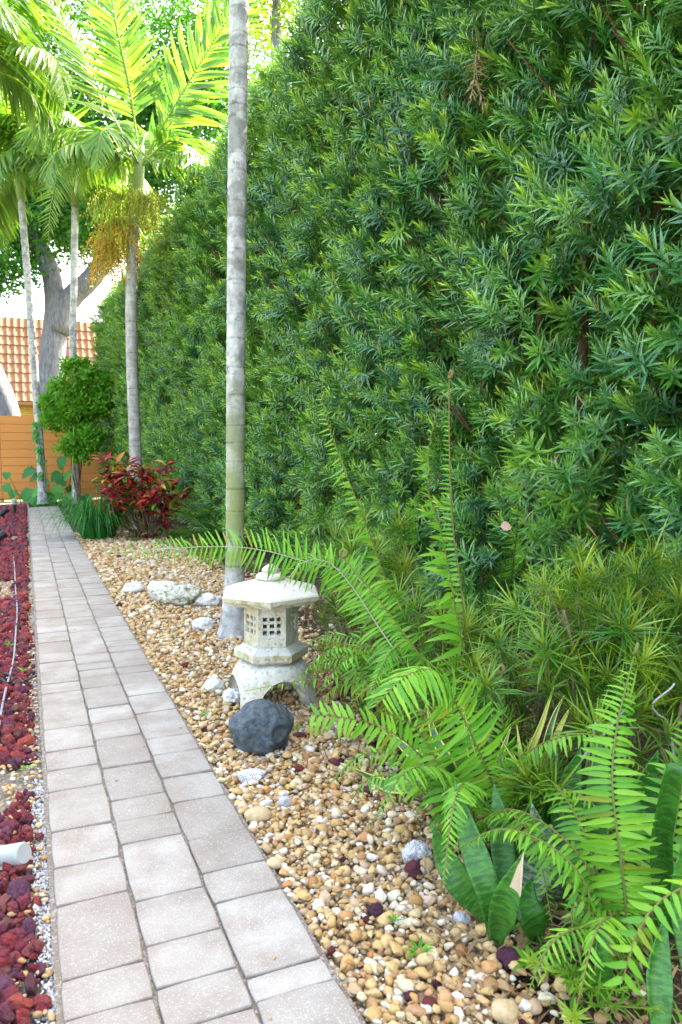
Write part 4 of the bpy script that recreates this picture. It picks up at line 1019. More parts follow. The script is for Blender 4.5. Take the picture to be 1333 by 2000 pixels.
def arching(parent, base, n, L, az0, az1, leafL, seed, yel=.15):
    rr = random.Random(seed)
    for i in range(n):
        az = az0 + (az1 - az0) * (i + rr.uniform(.2, .8)) / n; h = Vector((math.cos(az), math.sin(az), 0)); l = L * rr.uniform(.7, 1.15); el = R(rr.uniform(45, 72))
        b = Vector(base) + h * rr.uniform(0, .06); p1 = b + (h * math.cos(el) + Vector((0, 0, math.sin(el)))) * l * .45
        p2 = p1 + (h * math.cos(el - .7) + Vector((0, 0, math.sin(el - .7)))) * l * .35; p3 = p2 + (h * math.cos(el - 1.7) + Vector((0, 0, math.sin(el - 1.7)))) * l * .3
        y_ = rr.random() < yel
        fj(parent, [b, p1, p2, p3], Vector((0, 0, 1)) + h * .4, int(40 * l / .7), leafL * rr.uniform(.8, 1.15), fern_leaves, FERNR, ymat=FERNY if y_ else None, start=.12, droop=rr.uniform(.2, .5), wf=rr.uniform(.65, .95), twist=rr.uniform(-1, 1), gap=.05)
arching(fernA, fA0, 9, .75, R(60), R(330), .09, 1); arching(fernB, fB0, 10, .85, R(70), R(300), .10, 2, .3); arching(fernC, fC0, 6, .6, R(40), R(230), .08, 3)
arching(fernB, G(740, 1350), 7, .6, R(90), R(280), .085, 4, .3)
hf = thing('fern', 'small fern frond showing inside the hedge above the pink petal', 'fern', G(985, 1230))
fj(hf, [G(985, 1230)] + PL((1012, 1010, 3.5), (988, 940, 3.42), (968, 888, 3.38)), cw, 46, .095, fern_leaves, FERNR, start=.5, droop=.1, wf=.9, a0=88, a1=75)
hf = thing('fern', 'tiny fern frond poking from hedge left of the tall upright frond', 'fern', G(800, 1290))
fj(hf, [G(800, 1290)] + PL((800, 1020, 4.0), (812, 975, 3.95), (835, 945, 3.9)), cw, 50, .08, fern_leaves, FERNR, start=.7, droop=.2, wf=.8)
frond('frond', fernC, [fC0] + PL((1222, 1760, 2.02), (1205, 1620, 2.0), (1196, 1520, 2.02), (1205, 1420, 2.06), (1225, 1335, 2.1), (1241, 1272, 2.14)), cw * .85 - _rt * .25 + _up * .2, 48, .112, fern_leaves, FERNR, (.0045, .002), .14, 88, 62, .24, .75, None, None, .06, curl=True, twist=.7)
frond('frond', fernC, [fC0] + PL((1400, 1850, 1.75), (1390, 1735, 1.62), (1310, 1745, 1.52), (1250, 1810, 1.48), (1215, 1920, 1.46)), cw * .5 + _up * .8, 26, .075, fern_leaves, FERNR, (.004, .0015), .25, 75, 50, .3, 1.35, lambda s: .95 - .3 * s)
fj(fernC, [fC0] + PL((1170, 1800, 2.0), (1120, 1770, 2.0), (1120, 1830, 1.95)), cw * .6 + _up * .6, 18, .06, fern_leaves, FERNR, droop=.3, wf=1.2)
fj(fernC, [fC0] + PL((1300, 1700, 2.2), (1340, 1500, 2.3), (1390, 1350, 2.4)), cw * .9, 34, .12, fern_leaves, FERNR, droop=.15)

# ================================================================== SNAKE PLANTS
def blade(parent, ctrl, W, side, mat, cup=.25, n=18, tipcut=0.0, dry=0.0, thick=.003, wave=.0, name='leaf', label=None):
    cp = catmull(ctrl, n); T = tangents(cp); side = Vector(side); V = []; lc = []; tp = []; m5 = 7; L = sum((cp[i + 1] - cp[i]).length for i in range(n - 1))
    for i in range(n):
        t = i / (n - 1); s = (side - T[i] * side.dot(T[i])).normalized(); nn = s.cross(T[i])
        w = W * (.42 + .58 * min(1, t * 2.2) ** .8) * ((1 - ((t - .5) / .5) ** 1.7) if t > .5 else 1) if not tipcut else W * (.6 + .4 * min(1, t * 2.6)) * (1 - .25 * t)
        w = max(w, .002)
        for j in range(m5):
            u = -1 + 2 * j / (m5 - 1)
            V.append(tuple(cp[i] + s * u * w / 2 * (1 - .25 * cup * u * u) + nn * (cup * w * .5 * u * u + wave * W * math.sin(t * 15 + u * 2) * abs(u)))); lc.append((u, t * L, 0))
            tp.append(1.0 if (dry and t > 1 - dry and u > .0 + .3 * noise.noise(Vector((t * 9, u * 4, 2)))) else 0)
    Fc = [(i * m5 + j, i * m5 + j + 1, (i + 1) * m5 + j + 1, (i + 1) * m5 + j) for i in range(n - 1) for j in range(m5 - 1)]
    o = MB().add(V, Fc, 0, tp, lc).build(name, mat, parent); so = o.modifiers.new('thickness', 'SOLIDIFY'); so.thickness = thick; so.offset = 0
    if label: o['label'] = label
    return o
def scrap(parent, p, s, seed, d=(0, 0, -1)):
    rr = random.Random(seed); n = 9; V = []; o_ = Vector((seed * 3.3, 1, 2))
    for i in range(n + 1):
        for j in range(n):
            t = i / n; u = -1 + 2 * j / (n - 1); w = .26 * math.sin(math.pi * min(1, .12 + t * .86)) * (1 + .35 * noise.noise(Vector((t * 5, (1 if u > 0 else -1) * 3, seed))))
            q = Vector((t, u * w * .8, .45 * w * (1 - math.cos(u * 2.2)) + .10 * math.sin(t * 3 + seed)))
            q += Vector((.03, .05, .09)) * noise.noise(q * 5 + o_); V.append(tuple(q * s))
    me = MB().add(V, [(i * n + j, i * n + j + 1, (i + 1) * n + j + 1, (i + 1) * n + j) for i in range(n) for j in range(n - 1)], rr.random()).mesh('dry_scrap', DRYP)
    return inst('dry_scrap', me, parent, mat4(p, d, cw + _rt * rr.uniform(-.6, .6)))
DRYP = leaf_mat('papery_dry_leaf', [(.4, .29, .18), (.46, .36, .25), (.36, .25, .14)], None, .25, .7, .2)
s1b = G(968, 1838); zs1 = depth(s1b)
sp1 = thing('snake_plant', 'dark banded snake plant with torn tan-edged leaves beside the gravel', 'snake plant', s1b)
blade(sp1, [G(962, 1800)] + PL((905, 1735, 2.2), (868, 1670, 2.22), (846, 1606, 2.22)), .085, _rt + _up * .4, SANS, .25, dry=.0)
blade(sp1, [s1b] + PL((955, 1750, 2.1), (915, 1630, 2.15), (888, 1525, 2.2)), .082, _rt + _up * .15, SANS, .3)
blade(sp1, [s1b] + PL((985, 1775, 2.05), (1005, 1720, 2.03), (1022, 1665, 2.02)), .085, _rt * .8 - _fw * .5 + _up * .3, SANS, .5, dry=.35, wave=.06, label='torn snake plant leaf with papery tan edge')
blade(sp1, [G(1010, 1800)] + PL((1030, 1740, 2.25), (1050, 1680, 2.3), (1075, 1610, 2.35)), .12, _rt, SANSW, .3)
blade(sp1, [G(1050, 1830)] + PL((1040, 1790, 2.1), (1030, 1760, 2.12), (1040, 1715, 2.15)), .09, _rt + _fw * .3, SANS, .2)
blade(sp1, [G(985, 1790)] + PL((985, 1700, 2.3), (975, 1600, 2.35), (965, 1530, 2.4)), .08, _rt, SANS, .3)


s2b = G(1300, 1900)
sp2 = thing('snake_plant', 'cluster of broad dark snake plant leaves at the lower right edge', 'snake plant', s2b)
blade(sp2, [G(1300, 1830)] + PL((1285, 1660, 2.1), (1296, 1570, 2.05), (1312, 1490, 2.0)), .085, _rt, SANS, .7, tipcut=1)
blade(sp2, [G(1250, 1760)] + PL((1252, 1620, 2.4), (1262, 1540, 2.42), (1286, 1465, 2.42)), .12, _rt, SANS, .2)
blade(sp2, [G(1350, 1780)] + PL((1345, 1600, 2.3), (1345, 1500, 2.3), (1352, 1420, 2.3)), .11, _rt, SANS, .2)
blade(sp2, [G(1290, 2060)] + PL((1285, 1960, 1.75), (1284, 1880, 1.78), (1300, 1790, 1.8)), .07, _rt, SANS, .5)
blade(sp2, [G(1360, 1960)] + PL((1340, 1780, 1.95), (1340, 1700, 1.95), (1350, 1600, 1.95)), .10, _rt, SANS, .3)
blade(sp2, [G(1200, 1740)] + PL((1230, 1640, 2.35), (1240, 1590, 2.35), (1215, 1530, 2.38)), .10, _rt, SANS, .3)
blade(sp2, [G(1180, 1960)] + PL((1175, 1900, 1.85), (1172, 1850, 1.85), (1180, 1800, 1.88)), .06, _rt + _fw * .4, SANS, .4)
scrap(sp2, P(1170, 1800, 1.9), .10, 7, -_up + _rt * .5)

s3b = G(1100, 1720)
sp3 = thing('snake_plant', 'dark snake plant leaves standing behind the upright fern frond', 'snake plant', s3b)
blade(sp3, [G(1110, 1740)] + PL((1105, 1620, 2.45), (1110, 1540, 2.5), (1135, 1460, 2.5)), .11, _rt, SANS, .3)
blade(sp3, [G(1060, 1700)] + PL((1080, 1600, 2.5), (1085, 1520, 2.55), (1072, 1450, 2.6)), .09, _rt, SANS, .3)
blade(sp3, [G(1150, 1720)] + PL((1165, 1600, 2.5), (1172, 1520, 2.55), (1170, 1440, 2.6)), .11, _rt, SANS, .2)
blade(sp3, [G(1090, 1760)] + PL((1075, 1680, 2.3), (1050, 1620, 2.3), (1040, 1570, 2.3)), .09, _rt + _up * .4, SANSW, .3)
blade(sp3, [G(930, 1560)] + PL((935, 1500, 2.8), (950, 1440, 2.85), (965, 1390, 2.9)), .09, _rt, SANSW, .3)
s4b = G(880, 1560)
sp4 = thing('snake_plant', 'snake plant with yellow leaf margins sprawling over the gravel edge', 'snake plant', s4b)
blade(sp4, [G(870, 1550, .0), G(830, 1542, .03), G(760, 1535, .03), G(690, 1500, .02)], .055, Vector((-.25, .9, .5)), SANSY, .2)
blade(sp4, [G(880, 1560)] + PL((838, 1500, 2.75), (790, 1460, 2.8), (738, 1415, 2.85)), .06, Vector((.2, .7, .6)), SANSY, .3)
blade(sp4, [G(900, 1570)] + PL((880, 1500, 2.75), (850, 1440, 2.8), (835, 1380, 2.85)), .055, _rt, SANSY, .3)
for (a, b, c, d, w, mt) in (((1005, 1560), (1030, 1480), (1055, 1420), (1082, 1343), .034, SANSG), ((1045, 1560), (1065, 1460), (1082, 1400), (1103, 1358), .04, SANSY), ((1050, 1570), (1075, 1470), (1105, 1400), (1122, 1372), .035, SANSG),
                            ((1015, 1560), (1018, 1490), (1014, 1450), (1010, 1415), .03, SANSG), ((985, 1580), (975, 1500), (985, 1460), (998, 1420), .035, SANSY), ((960, 1570), (930, 1500), (915, 1440), (905, 1380), .04, SANSY)):
    blade(sp4, [G(*a)] + PL((*b, 2.75), (*c, 2.75), (*d, 2.78)), w, _rt + _fw * random.uniform(-.5, .5), mt, .5)

# ================================================================== NARROW-LEAVED SHRUBS
def tuft_mesh(seed, n=34, L=.13):
    rr = random.Random(seed); mb = MB()
    for i in range(n):
        a = i * 2.4 + rr.uniform(-.3, .3); t = .25 + 1.15 * (1 - i / n) + rr.uniform(-.15, .15); l = L * rr.uniform(.7, 1.25)
        V, Fc, S = leaf_t(l, .0062, 3, .4, rr.uniform(.1, .45), lambda t: min(1, .5 + t * 3) * (1 - t ** 3))
        d = Vector((math.cos(a) * math.sin(t), math.sin(a) * math.sin(t), math.cos(t)))
        mb.add(xf(V, mat4((0, 0, .05 * i / n), d, Vector((-math.cos(a) * math.cos(t), -math.sin(a) * math.cos(t), math.sin(t))))), Fc, rr.uniform(0, .15), np.clip((i / n - .6) * 1.5, 0, .8) + 0 * S)
    return mb.mesh('leaf_tuft', NARROW)
tufts = [tuft_mesh(i) for i in range(5)]
def narrow_shrub(label, base, cen, rad, n, nst, ntw=2, seed=0, grp=None):
    rr = random.Random(seed); t = thing('narrow_leaf_shrub', label, 'shrub', base, grp); base = Vector(base); heads = []
    for i in range(nst):
        d = Vector((rr.gauss(0, 1), rr.gauss(0, 1), rr.gauss(.2, .8))).normalized() * rr.random() ** .35
        e = Vector(cen) + Vector((d.x * rad[0], d.y * rad[1], d.z * rad[2])); b = base + Vector((rr.uniform(-1, 1) * rad[0] * .55, rr.uniform(-1, 1) * rad[1] * .4, -.05))
        mid = b.lerp(e, .55) + Vector((rr.gauss(0, .05), rr.gauss(0, .05), -.06)); cp = catmull([b, mid, e], 46)
        mb = MB(); r0 = rr.uniform(.006, .010); tube(mb, cp, [r0 * (1 - .35 * k / 45) * (1.16 if k % 2 else 1) for k in range(46)], 7)
        for _ in range(ntw):
            k = rr.randrange(18, 40); f = cp[k] + Vector((rr.gauss(0, .10), rr.gauss(0, .10), rr.uniform(.02, .16)))
            tube(mb, catmull([cp[k], cp[k].lerp(f, .5) + Vector((rr.gauss(0, .02), rr.gauss(0, .02), -.015)), f], 9), [r0 * .55] * 9, 5); heads.append((f, f - cp[k]))
        heads.append((e, e - mid)); mb.build('stem', PALE, t)
    while len(heads) < n:
        h, d = rr.choice(heads[:nst * (ntw + 1)]); heads.append((h + Vector((rr.gauss(0, rad[0] * .3), rr.gauss(0, rad[1] * .3), rr.gauss(0, rad[2] * .22))), d + Vector((rr.gauss(0, .2), rr.gauss(0, .2), .1))))
    for h, d in heads[:n]:
        d = d.normalized() * .6 + Vector((rr.gauss(0, .4), rr.gauss(0, .4), .55)); s = rr.uniform(.8, 1.3)
        q = d.to_track_quat('Z', 'Y').to_matrix().to_4x4() @ Euler((0, 0, rr.uniform(0, 6.28))).to_matrix().to_4x4()
        inst('leaf_tuft', rr.choice(tufts), t, Matrix.Translation(h) @ q @ Matrix.Diagonal((s, s, s, 1)))
    return t
narrow_shrub('fine-leaved shrub on pale ringed stems at the right edge before the hedge', G(1180, 1500), P(1150, 1200, 3.0), (.33, .26, .26), 100, 20, 2, 3)
narrow_shrub('fine-leaved shrub cut by the right picture edge', G(1400, 1540), P(1370, 1190, 2.9), (.24, .25, .32), 75, 12, 2, 4)
narrow_shrub('fine-leaved shrub growing behind the long fern fronds right of lantern', G(770, 1340), P(725, 1120, 4.05), (.30, .28, .26), 70, 14, 2, 5)
narrow_shrub('low fine-leaved shrub between the fern and the hedge trunks', G(930, 1400), P(860, 1230, 3.5), (.3, .2, .24), 34, 10, 2, 6)
narrow_shrub('small drooping fine-leaved shoot beside the yellow snake plant spikes', G(1090, 1640), P(1075, 1555, 2.5), (.08, .07, .06), 16, 3, 1, 7)
narrow_shrub('low fine-leaved shrub filling the gap left of the yellow snake plant spikes', G(1010, 1440), P(1010, 1330, 2.95), (.2, .18, .2), 24, 8, 2, 8)
narrow_shrub('fine-leaved shrub low behind the upright frond at the lower right', G(1240, 1560), P(1220, 1390, 2.75), (.26, .2, .16), 30, 9, 2, 9)
narrow_shrub('fine-leaved shrub at the foot of the hedge above the drooping frond', G(880, 1470), P(900, 1370, 3.0), (.16, .16, .15), 18, 6, 2, 10)
# dry grey roots hanging through the shrub
rt = thing('dry_branch', 'crooked pale dry branch leaning through the shrub beside the fern', 'branch', G(1120, 1640))
mb = MB(); tube(mb, catmull([G(1120, 1640)] + PL((1118, 1520, 2.6), (1140, 1480, 2.6), (1165, 1450, 2.6), (1205, 1405, 2.62), (1260, 1340, 2.7)), 40), list(np.linspace(.008, .003, 40)), 6, wob=.3)
tube(mb, catmull(PL((1165, 1450, 2.6), (1160, 1420, 2.58), (1178, 1395, 2.6)), 12), [.003] * 12, 5)
mb.build('stick', GREYW, rt)
rt = thing('dry_branch', 'thin curly grey dry twig at the right edge above the snake plants', 'branch', G(1330, 1620))
mb = MB(); tube(mb, catmull([G(1330, 1620)] + PL((1310, 1430, 2.7), (1285, 1395, 2.65), (1275, 1375, 2.62), (1310, 1345, 2.6), (1318, 1335, 2.6)), 40), list(np.linspace(.006, .003, 40)), 6, wob=.3)
mb.build('stick', GREYW, rt)

# ================================================================== CROTON, LIRIOPE, ROUND SHRUB, PHILODENDRON
cb = G(285, 1050); zc = depth(cb)
cr = thing('croton_shrub', 'red and purple leaved croton shrub in front of the hedge', 'shrub', cb)
cl = []
for i in range(3):
    V, Fc, S = leaf_t(1, .3, 4, .3, .3, None, .08); cl.append(MB().add(V, Fc).mesh('leaf', CROT))
heads = []
for i in range(26):
    a = random.uniform(0, 6.28); rr_ = random.random() ** .5; hz = random.uniform(.25, 1)
    e = P(272, 1000, zc) + _rt * (math.cos(a) * rr_ * .68 * (1 - .45 * max(0, hz - .55))) + Vector((0, math.sin(a) * rr_ * .5, (hz - .3) * 1.15))
    mb = MB(); tube(mb, catmull([cb + Vector((random.gauss(0, .1), random.gauss(0, .1), -.05)), cb.lerp(e, .6) + Vector((0, 0, -.1)), e], 8), .012, 5); mb.build('stem', TWIG, cr); heads.append(e)
for h in heads:
    for k in range(11):
        a = k * 2.4; el = random.uniform(-.2, 1.1); d = Vector((math.cos(a) * math.cos(el), math.sin(a) * math.cos(el), math.sin(el))); s = random.uniform(.17, .28)
        inst('leaf', random.choice(cl), cr, mat4(h + d * .02 - Vector((0, 0, .012 * k)), d, (random.gauss(0, .3), random.gauss(0, .3), 1), (s, s, s)))
xm = MB(); Vc, Fcc, _ = leaf_t(1, .3, 4, .3, .3, None, .08)
for i in range(64):
    h = (P(272, 968, zc) + _rt * random.gauss(0, .3) + Vector((0, random.gauss(-.1, .22), random.gauss(0, .26)))) if i > 24 else random.choice(heads) + Vector((random.gauss(0, .14), random.gauss(0, .14), random.gauss(-.08, .14)))
    for k in range(12):
        a = k * 2.4; el = random.uniform(-.3, 1.0); d = Vector((math.cos(a) * math.cos(el), math.sin(a) * math.cos(el), math.sin(el))); q = random.uniform(.14, .24)
        xm.add(xf(Vc, mat4(h + d * .02 - Vector((0, 0, .012 * k)), d, (random.gauss(0, .3), random.gauss(0, .3), 1), (q, q, q))), Fcc, random.random())
xm.build('inner_leaves', CROT, cr)['kind'] = 'stuff'
def grass_clump(label, base, n, L, W, spread, mat, name='grass_clump', cat='grass clump'):
    t = thing(name, label, cat, base); mb = MB()
    for i in range(n):
        a = random.uniform(0, 6.28); l = L * random.uniform(.6, 1.15); sp_ = spread * random.uniform(.25, 1); h = Vector((math.cos(a), math.sin(a), 0))
        b = Vector(base) + h * random.random() ** .5 * .26 * L + Vector((0, 0, -.02)); up_ = random.uniform(.35, .75); pts_ = [b, b + h * l * sp_ * .35 + Vector((0, 0, l * up_ * .8)), b + h * l * sp_ * .8 + Vector((0, 0, l * up_)), b + h * l * sp_ * 1.15 + Vector((0, 0, l * (up_ - .3 * random.random() - .12)))]
        cp = catmull(pts_, 8); s = Vector((-h.y, h.x, 0)); V = []
        for k, p in enumerate(cp):
            w = W * (1 - (k / 7) ** 2) * .5 + .0006; V += [tuple(p - s * w), tuple(p + Vector((0, 0, -w * .5))), tuple(p + s * w)]
        mb.add(V, [(3 * k + q, 3 * k + q + 1, 3 * k + q + 4, 3 * k + q + 3) for k in range(7) for q in (0, 1)], random.random())
    o = mb.build('blades', mat, t); o['kind'] = 'stuff'; return t
grass_clump('dark green clump of strap-leaved grass spilling over the path edge', G(192, 1048), 460, 1.0, .02, .85, GRASSM)
sb = G(158, 985)
t = thing('round_shrub', 'rounded bright green leafy shrub in front of the wooden fence', 'shrub', sb)
zsb = depth(sb); mb = MB(); c0 = P(150, 800, zsb)
for k in range(5): tube(mb, catmull([sb + Vector((random.gauss(0, .05), 0, 0)), sb.lerp(c0, .5) + Vector((random.gauss(0, .08), random.gauss(0, .08), 0)), c0 + Vector((random.gauss(0, .3), random.gauss(0, .3), .2))], 10), .02, 6)
mb.build('stem', TWIG, t)
shc = [cluster_mesh(40 + i, SHRUB, 40, .17, .11, .075) for i in range(4)]
crown_blobs('crown', t, [(P(150, 795, zsb), (.5, .45, .6), 190)] + [(P(150 + x, 795 + y, zsb + d), (r, r, r * .8), n) for x, y, d, r, n in ((-42, 30, -.2, .3, 55), (-20, 68, -.3, .3, 50), (30, 60, -.1, .34, 60), (40, -10, 0, .36, 60), (15, -62, .1, .34, 55), (-28, -35, -.1, .3, 45), (-52, -5, 0, .22, 26), (45, -50, .1, .3, 40), (10, 88, -.2, .24, 30), (-10, -80, 0, .2, 20))], shc, .8)
pb = G(105, 982)
t = thing('philodendron', 'low broad-leaved plant around the palm bases at the path end', 'plant', pb)
def heart(seed, lobes=False):
    rr = random.Random(seed)
    V, Fc, S = leaf_t(1, .95, 9, .18, .3, lambda t: (.62 + .9 * t if t < .3 else .9 * (1 - ((t - .3) / .7) ** 1.5) + .02) * ((.62 + .38 * abs(math.cos(t * 16))) if lobes else 1), .02)
    return MB().add(V, Fc).mesh('leaf', PHIL)
hl = [heart(0), heart(1, True), heart(2)]
for (px, py, s, k) in ((68, 922, .42, 1), (60, 962, .4, 0), (85, 972, .45, 1), (110, 955, .4, 1), (125, 900, .36, 0), (95, 945, .36, 0), (132, 958, .36, 1), (75, 985, .36, 1), (105, 980, .4, 0), (48, 970, .3, 0), (140, 930, .3, 0), (118, 930, .34, 2), (155, 955, .3, 2), (90, 905, .28, 2), (8, 955, .3, 0), (28, 965, .3, 2), (15, 930, .26, 0), (100, 968, .42, 1), (88, 960, .4, 0), (122, 970, .4, 1), (138, 975, .36, 0), (66, 975, .36, 2), (112, 940, .36, 1), (150, 968, .34, 0), (165, 975, .3, 2), (80, 935, .34, 0)):
    z = depth(pb) + random.uniform(-.5, .3); p = P(px, py, z); d = _rt * random.uniform(-1, 1) - Vector((0, 0, random.uniform(.3, .9))) + cw * random.uniform(.1, .6)
    inst('leaf', hl[k], t, mat4(p + Vector((0, 0, .1)), d, cw * .8 + Vector((random.gauss(0, .3), 0, .8)), (s, s, s)))
    mb = MB(); g0 = Vector((p.x * .7 + pb.x * .3, p.y * .7 + pb.y * .3, -.05)); tube(mb, catmull([g0, g0.lerp(p, .6) + Vector((0, 0, .1)), p + Vector((0, 0, .1))], 8), .01, 5); mb.build('leaf_stalk', SHRUB, t)
t = thing('climbing_vine', 'dark leafy vine climbing the leaning white palm trunk', 'vine', B3)
vs_ = [P(x, y, z3 - .12) for x, y in ((86, 960), (84, 915), (80, 880), (74, 850), (70, 825))]
mb = MB(); tube(mb, catmull(vs_, 20), .008, 5); mb.build('stem', TWIG, t)
for i in range(22):
    p = catmull(vs_, 20)[random.randrange(4, 20)]; s = random.uniform(.12, .22); d = -_rt * random.uniform(-.3, 1) - _up * .5
    inst('leaf', hl[2], t, mat4(p + cw * .05, d, cw + Vector((0, 0, .5)), (s, s * .8, s)))
sp_b = G(140, 990)
t = thing('young_palm', 'small spiky palm seedling leaves behind the round green shrub', 'palm', sp_b)
for k, (a, b) in enumerate((((128, 745), (95, 752)), ((135, 735), (110, 728)), ((130, 760), (92, 790)), ((140, 735), (150, 715)), ((145, 735), (175, 722)))):
    j = MB(); fo = frond('frond', t, [sp_b] + PL((145, 800, zsb - .2), (*a, zsb - .5), (*b, zsb - .8)), cw + Vector((0, 0, .6)), 20, .3, palm_leaves, PALMR, (.01, .003), .72, 55, 35, .1, .9, None, j); j.build('leaflets', PALML, fo)['kind'] = 'stuff'

# ================================================================== LIGHTS, CABLE, PIPE
def path_light(px, py, label):
    b = G(px, py); t = thing('path_light', label, 'garden light', b, 'garden lights')
    mb = MB(); tube(mb, [b - Vector((0, 0, .04)), b + Vector((0, 0, .2))], .042, 12); tube(mb, [b + Vector((0, 0, .2)), b + Vector((0, 0, .21))], .055, 12); mb.build('post', BLACK, t, False)
    mb = MB(); tube(mb, [b + Vector((0, 0, .212)), b + Vector((0, 0, .30)), b + Vector((0, 0, .325)), b + Vector((0, 0, .335))], [.05, .056, .05, .02], 14); mb.build('cap', GREYM, t, False)
path_light(29, 1004, 'small black bollard light with grey cap at the far end of the path')
def spot(px, py, tilt, label):
    b = G(px, py); t = thing('spotlight', label, 'garden light', b, 'garden lights')
    mb = MB(); tube(mb, [b - Vector((0, 0, .05)), b + Vector((0, 0, .12))], .012, 8); mb.build('stake', BLACK, t, False)
    c = b + Vector((0, 0, .14)); d = (Vector((0, 0, 1)) * math.sin(tilt) + (_rt * .8 + _fw * .4) * math.cos(tilt)).normalized()
    mb = MB(); tube(mb, [c - d * .09, c - d * .075, c + d * .06, c + d * .065, c + d * .1], [.03, .05, .052, .06, .06], 14); mb.build('housing', BLACK, t, False)
spot(8, 1014, .7, 'black spotlight lying in lava rock beside the bollard light')
spot(0, 1068, .6, 'nearer black spotlight cut by the left picture edge')
t = MB(); cpts = [G(x, y, .012) for x, y in ((26, 1084), (29, 1110), (31, 1150), (34, 1190), (32, 1230), (28, 1280), (22, 1310), (12, 1350), (4, 1385), (-2, 1420), (-20, 1480), (-60, 1560))]
cpts = [Vector((p.x, p.y, .016 + .006 * math.sin(i * 2))) for i, p in enumerate(cpts)]
tube(t, catmull(cpts, 70), .0065, 8); tag(t.build('cable', GREYC), 'thin grey cable snaking over the red lava rock', 'cable')
t = MB(); tube(t, catmull([Vector((*G(x, y).xy, .03)) for x, y in ((-30, 1318), (4, 1322), (22, 1330), (30, 1345), (52, 1338), (72, 1330))], 40), .005, 6)
tube(t, catmull([Vector((*G(x, y).xy, .035)) for x, y in ((-30, 1345), (0, 1335), (15, 1345), (35, 1335), (48, 1345))], 30), .005, 6); tag(t.build('cable', BLACK), 'tangled black cable crossing the grey one on lava rock', 'cable')
pc = P(48, 1673, 2.52); pd = (_rt * .86 + _up * .28 - _fw * .35).normalized(); pc.z = max(pc.z, .035)
t = thing('pvc_pipe', 'pale grey pvc pipe stub lying on the lava rock', 'pipe', G(20, 1700))
mb = MB(); rr_ = .037; e = [pc - pd * .16, pc - pd * .06, pc - pd * .008, pc, pc - pd * .001]
tube(mb, e, [rr_, rr_, rr_, rr_ - .005, rr_ - .012], 24); mb.build('pipe_end', PVC, t, False)
mb = MB(); tube(mb, [pc - pd * .16, pc - pd * .11], rr_ + .004, 24); mb.build('collar', PVC, t, False)

# ================================================================== SPROUTS, LITTER
def sprout(px, py, s, label, mat=SHRUB, n=7):
    b = G(px, py); t = thing('weed_sprout', label, 'weed', b, 'weeds in the gravel')
    for k in range(n):
        a = k * 2.4; V, Fc, S = leaf_t(1, .28, 3, .3, .3); d = Vector((math.cos(a), math.sin(a), random.uniform(.4, 1.3)))
        inst('leaf', SPL, t, mat4(b + Vector((0, 0, .0)), d, Vector((-d.x, -d.y, 1)), (s, s, s)))
V, Fc, S = leaf_t(1, .24, 4, .3, .35); SPL = MB().add(V, Fc).mesh('leaf', SHRUB)
sprout(820, 1862, .05, 'tiny green sprout in the gravel left of the torn snake plant'); sprout(20, 1262, .06, 'small green grass sprout among the lava rocks left of the path'); sprout(44, 1312, .05, 'leafy green sprout beside the cable junction on lava rock')
sprout(400, 1398, .04, 'tiny green sprout in the gravel left of the dark boulder'); sprout(52, 1502, .04, 'tiny green sprout on bare soil beside the near path edge'); sprout(1030, 1885, .06, 'clover-like green sprout right of the torn snake plant leaf')
sprout(583, 1425, .04, 'little sprout behind the dark boulder at the lantern foot'); sprout(770, 1800, .03, 'tiny yellowish sprout right of the purple lava rock')
pk = MB(); V, Fc, S = leaf_t(.055, .045, 5, .3, .3); pk.add(xf(V, mat4(P(978, 1028, 3.3), _rt, cw + _up * .4)), Fc)
tag(pk.build('fallen_petal', PINKP), 'single pale pink petal caught on the hedge leaves', 'petal')
# podocarpus seedlings on the soil at the lower right
t = thing('ground_cover_plant', 'creeping needle-leaved plant on the soil below the fern', 'plant', G(1120, 1920))
gs = sprig_mesh(55, 26, .2, .05, .9); gs.materials[0] = NARROW
for (px, py) in ((1090, 1870), (1110, 1900), (1130, 1935), (1150, 1965), (1085, 1905), (1125, 1985), (1100, 1850), (1165, 1925), (1140, 1890)):
    p = G(px, py, .02); inst('sprig', gs, t, Matrix.Translation(p) @ Vector((random.gauss(0, .5), random.gauss(-.4, .4), .5)).to_track_quat('Z', 'Y').to_matrix().to_4x4())
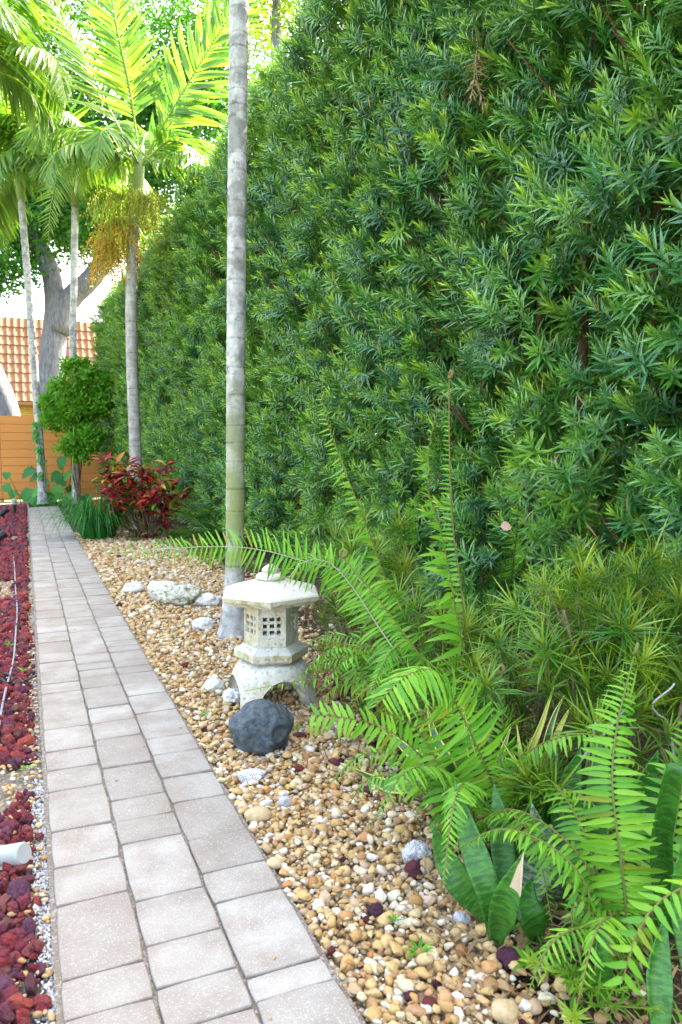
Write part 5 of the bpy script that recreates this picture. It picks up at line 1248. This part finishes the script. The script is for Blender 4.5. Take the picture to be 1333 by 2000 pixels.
# dry needles and leaves on the soil: nobody could count them
lv = []
for i in range(3):
    V, Fc, S = leaf_t(.10, .011, 3, .2, [.1, .3, -.1][i]); lv.append(MB().add(V, Fc).mesh('litter_leaf', DRYL))
V, Fc, S = leaf_t(.06, .03, 4, .3, .3); lv.append(MB().add(V, Fc).mesh('litter_leaf', DRYL))
pts, rots, scl, idx = [], [], [], []
for _ in range(5200):
    y = random.uniform(.6, 13) if random.random() < .5 else random.uniform(.6, 5); x = xright(y) + abs(random.gauss(0, .6)) - .1
    pts.append((x, y, -.03 + random.uniform(0, .03))); rots.append((random.gauss(0, .25), random.gauss(0, .25), random.uniform(0, 6.28))); s = random.uniform(.6, 1.2); scl.append((s, s, s)); idx.append(random.choice((0, 0, 1, 1, 2, 2, 3)))
for _ in range(60):
    y = random.uniform(1, 10); x = random.uniform(PX1 + .05, 1.6); pts.append((x, y, .012)); rots.append((0, 0, random.uniform(0, 6.28))); scl.append((.7, .7, .7)); idx.append(random.randrange(4))
tag(scatter('leaf_litter', pts, rots, scl, idx, lv, None), 'brown dry needles and leaves littering the soil under the plants', 'leaf litter', kind='stuff')
gm = []
for i in range(3):
    mb = MB(); rr = random.Random(i)
    for k in range(16):
        a = rr.uniform(0, 6.28); h = Vector((math.cos(a), math.sin(a), rr.uniform(.8, 2))); V, Fc, S = leaf_t(rr.uniform(.05, .11), .006, 3, .3, .4); mb.add(xf(V, mat4((rr.gauss(0, .02), rr.gauss(0, .02), 0), h, Vector((-h.x, -h.y, 1)))), Fc, rr.random())
    gm.append(mb.mesh('grass_tuft', SHRUB))
pts, rots, scl, idx = [], [], [], []
for _ in range(170):
    y = random.uniform(8.5, 13.5); x = random.uniform(1.9, 2.7) if random.random() < .8 else random.uniform(1.3, 1.9)
    if x < 1.9 and y < 11: continue
    pts.append((x, y, -.03)); rots.append((0, 0, random.uniform(0, 6.28))); s = random.uniform(.8, 1.8); scl.append((s, s, s)); idx.append(random.randrange(3))
for _ in range(260):
    y = random.uniform(1.2, 5); x = xright(y) + random.uniform(.1, .9); pts.append((x, y, -.03)); rots.append((0, 0, random.uniform(0, 6.28))); s = random.uniform(.6, 1.2); scl.append((s, s, s)); idx.append(random.randrange(3))
tag(scatter('ground_cover', pts, rots, scl, idx, gm, None), 'short green grass and weeds along the foot of the hedge', 'ground cover', kind='stuff')
